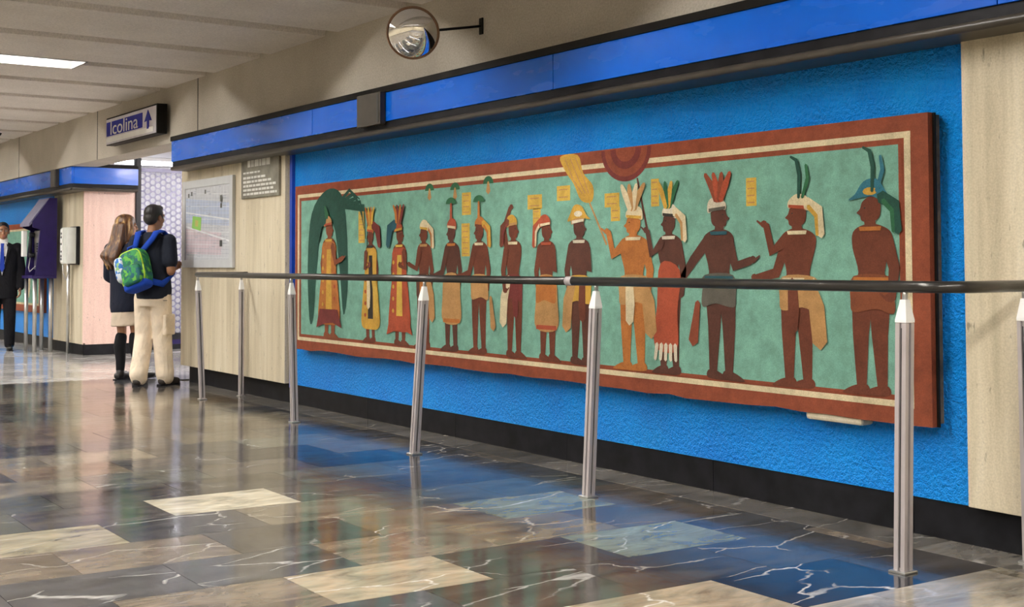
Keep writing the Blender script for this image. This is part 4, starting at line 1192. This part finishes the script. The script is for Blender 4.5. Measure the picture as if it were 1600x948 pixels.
# --- backpack on his back
BPM = Matrix.Rotation(MANR, 4, 'Z')
bp = thing('backpack', 'green and blue patterned backpack with bright blue straps, worn by the person in khaki trousers', 'backpack', MANP, MANR)
def print_mat(name, cols, scale):
    n = NT(name).set(0.6, 0, 0.3)
    v = n.coords()
    vo = n.n('ShaderNodeTexVoronoi'); vo.inputs['Scale'].default_value = scale
    w = n.n('ShaderNodeVectorMath', operation='MULTIPLY_ADD'); nn = n.n('ShaderNodeTexNoise'); nn.inputs['Scale'].default_value = 9
    n.l(v, nn.inputs['Vector']); n.l(nn.outputs['Color'], w.inputs[0]); w.inputs[1].default_value = (0.12, 0.12, 0.12); n.l(v, w.inputs[2]); n.l(w.outputs[0], vo.inputs['Vector'])
    sp = n.n('ShaderNodeSeparateColor'); n.l(vo.outputs['Color'], sp.inputs[0])
    r = n.n('ShaderNodeValToRGB'); r.color_ramp.interpolation = 'CONSTANT'
    e = r.color_ramp.elements
    while len(e) < len(cols): e.new(0.5)
    for i, c in enumerate(cols): e[i].position = i/len(cols); e[i].color = (*c, 1)
    n.l(sp.outputs[0], r.inputs[0]); n.l(r.outputs[0], n.b.inputs['Base Color'])
    return n.m
M['bag_green'] = print_mat('green_print_fabric', [(0.015, 0.16, 0.08), (0.03, 0.24, 0.07), (0.01, 0.10, 0.13), (0.12, 0.38, 0.05), (0.012, 0.12, 0.07)], 26)
M['bag_white'] = print_mat('white_blue_print_fabric', [(0.62, 0.68, 0.72), (0.55, 0.62, 0.7), (0.03, 0.16, 0.5), (0.66, 0.7, 0.7), (0.25, 0.45, 0.2)], 30)
M['bag_blue'] = cloth('bright_blue_webbing', (0.012, 0.06, 0.42), 0.1)
M['piping'] = cloth('lime_piping', (0.36, 0.55, 0.05), 0.1)
bc = V3((-0.04, -0.235, 1.14))
tilt = Matrix.Translation(bc) @ Matrix.Rotation(R(-20), 4, 'Y') @ Matrix.Rotation(R(-10), 4, 'X') @ Matrix.Scale(0.88, 4)
def sup(bm, c, r, e=0.45, mx=None, n=24):
    rs = []
    f = lambda v: math.copysign(abs(v)**e, v)
    for i in range(1, 14):
        ph = -PI/2 + PI*i/14
        rs.append([V3((c[0]+r[0]*f(math.cos(ph))*f(math.cos(2*PI*k/n)), c[1]+r[1]*f(math.cos(ph))*f(math.sin(2*PI*k/n)), c[2]+r[2]*f(math.sin(ph)))) for k in range(n)])
    t = BM(); rings(t, rs); merge(bm, t, 0, mx, True)
b = BM(); sup(b, (0, 0, 0), (0.165, 0.105, 0.225), 0.5, tilt); obj('bag_body', b, M['bag_green'], bp, local=True, smooth=True)
b = BM(); sup(b, (0.01, -0.095, -0.085), (0.125, 0.055, 0.115), 0.5, tilt); obj('front_pocket', b, M['bag_green'], bp, local=True, smooth=True)
b = BM(); sup(b, (-0.135, -0.03, 0.03), (0.065, 0.095, 0.15), 0.5, tilt); tag(obj('side_pocket', b, M['bag_white'], bp, local=True, smooth=True), 'white and blue patterned side pocket')
b = BM(); sup(b, (0, -0.01, -0.19), (0.15, 0.10, 0.055), 0.5, tilt); tag(obj('bottom_panel', b, M['bag_blue'], bp, local=True, smooth=True), 'blue bottom panel')
def loop(r, z0, y, cx=0.0, n=28):
    return [tilt @ V3((cx + r[0]*math.copysign(abs(math.cos(2*PI*k/n))**0.5, math.cos(2*PI*k/n)), y, z0 + r[1]*math.copysign(abs(math.sin(2*PI*k/n))**0.5, math.sin(2*PI*k/n)))) for k in range(n+1)]
b = BM(); tube(b, loop((0.150, 0.205), 0.0, -0.075), 0.008, 6); tube(b, loop((0.108, 0.10), -0.085, -0.128, 0.01), 0.008, 6)
tag(obj('piping', b, M['piping'], bp, local=True), 'lime green piping')['kind'] = 'stuff'
b = BM(); tube(b, [tilt @ V3((-0.05, 0, 0.215)), tilt @ V3((-0.04, -0.01, 0.27)), tilt @ V3((0.04, -0.01, 0.27)), tilt @ V3((0.05, 0, 0.215))], 0.010, 8); obj('haul_loop', b, M['bag_blue'], bp, local=True)
for s in (-1, 1):
    pts = [tilt @ V3((0.05*s, 0.085, 0.20)), V3((0.085*s, -0.15, 1.44)), V3((0.10*s, -0.105, 1.505)), V3((0.115*s, -0.02, 1.52)), V3((0.125*s, 0.075, 1.46)), V3((0.135*s, 0.128, 1.36)), V3((0.15*s, 0.135, 1.22)), V3((0.175*s, 0.08, 1.08)), V3((0.17*s, -0.10, 1.0)), tilt @ V3((0.12*s, 0.05, -0.17))]
    t = BM(); rs = []
    for i, p in enumerate(pts):
        d = (pts[min(i+1, len(pts)-1)]-pts[max(i-1, 0)]).normalized(); o_ = V3((p.x*0.25, p.y, (p.z-1.25)*0.8 if p.z > 1.3 else 0)).normalized(); o_ = (o_ - d*o_.dot(d)).normalized(); wv = d.cross(o_)
        rs.append([p + wv*u*0.032 + o_*v*0.008 for u, v in ((-1, -1), (1, -1), (1, 1), (-1, 1))])
    rings(t, rs); b = BM(); merge(b, t, 0, None, True); obj('strap', b, M['bag_blue'], bp, local=True)

# --- young woman in school clothes
WOP, WOR = (-12.90, 4.24, 0), R(22)
wom = thing('person', 'person with long brown streaked hair, navy pullover, beige skirt and black knee socks', 'person', WOP, WOR)
J = joints(head=(0.035, 0.03, 1.585), neck=(0.0, -0.01, 1.43), shL=(-0.165, -0.03, 1.36), shR=(0.165, -0.03, 1.36), elL=(-0.20, -0.03, 1.08), elR=(0.21, -0.02, 1.08), wrL=(-0.13, 0.14, 0.95), wrR=(0.15, 0.16, 0.95),
           anL=(-0.075, -0.05, 0.085), anR=(0.085, 0.05, 0.085), toL=(-0.085, 0.1, 0.03), toR=(0.11, 0.2, 0.03), knL=(-0.08, 0.0, 0.49), knR=(0.085, 0.035, 0.49))
T, Rm = body(wom, J, skinmat('light_tan_skin', (0.42, 0.22, 0.13)), 0.95, 0.86, R(-32), 0.8, {'R': V3((-0.3, 0, 1)), 'L': V3((0.3, 0, 1))})
HW = hairmat('streaked_brown_hair', [(0.34, (0.018, 0.007, 0.003, 1)), (0.48, (0.08, 0.03, 0.010, 1)), (0.58, (0.19, 0.085, 0.026, 1)), (0.68, (0.55, 0.35, 0.12, 1))])
face_bits(wom, T, Rm, 0.95, HW)
b = BM(); p_ell(b, T(0, -0.018, 0.05), (0.092, 0.108, 0.085), Rm); p_ell(b, T(0, -0.05, -0.03), (0.094, 0.085, 0.11), Rm)
for i in range(9):
    a = R(200 + i*17.5)
    top_ = T(0.085*math.cos(a)*1.0, -0.02+0.085*math.sin(a), 0.0)
    midp = V3((top_.x*1.15-0.012, top_.y-0.03, 1.44)); lowp = V3((top_.x*1.15-0.03, -0.155 - 0.02*math.sin(i*1.9), 1.27 + 0.03*math.sin(i*2.3)))
    p_chain(b, [top_, midp, lowp, lowp + V3((0.0, 0.01, -0.05 - 0.02*(i % 3)))], [0.045, 0.05, 0.042, 0.012])
for s in (-1, 1): p_chain(b, [T(0.075*s, 0.03, 0.04), T(0.092*s, 0.025, -0.06), T(0.098*s, -0.01, -0.16)], [0.028, 0.03, 0.022])
worn('hair', wom, b, HW, 0.009, 2, 'long brown hair with blonde streaks')
nv2 = cloth('navy_knit', (0.011, 0.014, 0.028), 0.4)
b = BM()
p_loft(b, [(0, 0.0, 0.70, 0.165, 0.135), (0, 0, 0.76, 0.172, 0.14), (0, 0, 0.9, 0.165, 0.132), (0, -0.01, 1.04, 0.15, 0.12), (0, -0.01, 1.2, 0.16, 0.122), (0, -0.02, 1.32, 0.168, 0.115), (0, -0.025, 1.39, 0.13, 0.088), (0, -0.02, 1.44, 0.07, 0.065)])
for s in 'LR': p_chain(b, [J['sh'+s], J['el'+s], J['wr'+s]], [0.068, 0.064, 0.05])
worn('pullover', wom, b, nv2, 0.011, 3, 'long navy pullover')
b = BM(); p_chain(b, [V3((0.03, 0.055, 1.42)), V3((0.03, 0.085, 1.36))], [0.045, 0.03]); worn('shirt_collar', wom, b, M['white'], 0.008, 1, 'white shirt collar')
b = BM(); p_loft(b, [(0, 0.0, 0.555, 0.172, 0.148), (0, 0.0, 0.62, 0.168, 0.143), (0, 0, 0.78, 0.15, 0.12)], 36, 2.0)
worn('skirt', wom, b, cloth('beige_twill', (0.55, 0.46, 0.36), 0.5), 0.011, 2, 'beige knee length skirt')
for s in 'LR':
    b = BM(); kn, a = J['kn'+s], J['an'+s]
    p_chain(b, [kn.lerp(a, 0.12) + V3((0, -0.008, 0)), kn.lerp(a, 0.35) + V3((0, -0.02, 0)), kn.lerp(a, 0.7), a], [0.060, 0.064, 0.05, 0.043])
    worn('knee_sock', wom, b, cloth('black_knit', (0.008, 0.008, 0.010), 0.2), 0.009, 2)
shoes(wom, J, mat('black_leather', (0.010, 0.009, 0.009, 1), 0.28))

wom.rotation_euler = (R(1.6), R(-2.6), WOR)
# --- man in the dark suit at the far left
SUP, SUR = (-18.35, 4.24, 0), R(-106)
sui = thing('person', 'person in black suit, white shirt and blue tie, cut off by the left edge', 'person', SUP, SUR)
J = joints(anR=(0.10, -0.09, 0.085), toR=(0.12, 0.07, 0.03), knR=(0.10, 0.0, 0.49), anL=(-0.10, 0.07, 0.085), toL=(-0.12, 0.23, 0.03), knL=(-0.10, 0.06, 0.49))
T, Rm = body(sui, J, skinmat('brown_skin', (0.36, 0.18, 0.10)), 1.0, 1.0, R(8), 0.6)
face_bits(sui, T, Rm, 1.0, HB)
b = BM(); p_ell(b, T(0, -0.02, 0.05), (0.084, 0.100, 0.084), Rm); p_ell(b, T(0, -0.05, 0.0), (0.078, 0.066, 0.07), Rm)
for s in (-1, 1): p_ell(b, T(0.073*s, 0.012, 0.02), (0.012, 0.02, 0.026), Rm)
worn('hair', sui, b, HB, 0.008, 2, 'short black hair')
blk = cloth('black_wool', (0.009, 0.009, 0.012), 0.3)
b = BM()
p_loft(b, [(0, 0, 0.72, 0.20, 0.145), (0, 0, 0.9, 0.195, 0.14), (0, 0, 1.08, 0.185, 0.135), (0, 0, 1.28, 0.205, 0.14), (0, -0.005, 1.39, 0.205, 0.12), (0, -0.01, 1.455, 0.16, 0.092), (0, -0.01, 1.50, 0.08, 0.075)])
for s in 'LR': p_chain(b, [J['sh'+s], J['el'+s], J['wr'+s]], [0.078, 0.066, 0.052])
worn('jacket', sui, b, blk, 0.011, 3, 'black suit jacket')
b = BM(); prism(b, [(-0.065, 1.50), (0.065, 1.50), (0.07, 1.40), (0.0, 1.04), (-0.07, 1.40)], lambda p: (p[0], 0.128 if p[1] < 1.3 else (0.134 if p[1] < 1.45 else 0.075), p[1]), lambda p: (p[0], 0.148 if p[1] < 1.3 else (0.145 if p[1] < 1.45 else 0.088), p[1]))
obj('shirt_front', b, M['white'], sui, local=True)
b = BM(); p_chain(b, [V3((0, 0.0, 1.50)), V3((0, 0.0, 1.53))], [0.074, 0.07]); worn('shirt_collar', sui, b, M['white'], 0.008, 1)
b = BM(); prism(b, [(-0.022, 1.485), (0.022, 1.485), (0.018, 1.44), (0.032, 1.14), (0.0, 1.08), (-0.032, 1.14), (-0.018, 1.44)], lambda p: (p[0], 0.147 if p[1] < 1.3 else (0.148 if p[1] < 1.45 else 0.09), p[1]), lambda p: (p[0], 0.157 if p[1] < 1.3 else (0.160 if p[1] < 1.45 else 0.102), p[1]))
obj('tie', b, cloth('blue_silk', (0.02, 0.05, 0.35), 0.1), sui, local=True)
for s in (-1, 1):
    b = BM(); prism(b, [(0.05*s, 1.49), (0.105*s, 1.42), (0.085*s, 1.33), (0.005*s, 1.03), (0.066*s, 1.40)], lambda p: (p[0], 0.132 if p[1] < 1.35 else (0.130 if p[1] < 1.45 else 0.07), p[1]), lambda p: (p[0], 0.155 if p[1] < 1.35 else (0.152 if p[1] < 1.45 else 0.092), p[1])); obj('lapel', b, blk, sui, local=True)
b = BM()
p_loft(b, [(0, 0, 0.80, 0.17, 0.12), (0, 0, 0.95, 0.155, 0.115)])
for s in 'LR':
    a, kn, h = J['an'+s], J['kn'+s], J['hip'+s]
    p_chain(b, [h + V3((0, 0, -0.03)), kn, V3((a.x, a.y, 0.09))], [0.10, 0.082, 0.07])
worn('trousers', sui, b, blk, 0.011, 2)
shoes(sui, J, mat('black_polished_leather', (0.010, 0.009, 0.009, 1), 0.22))
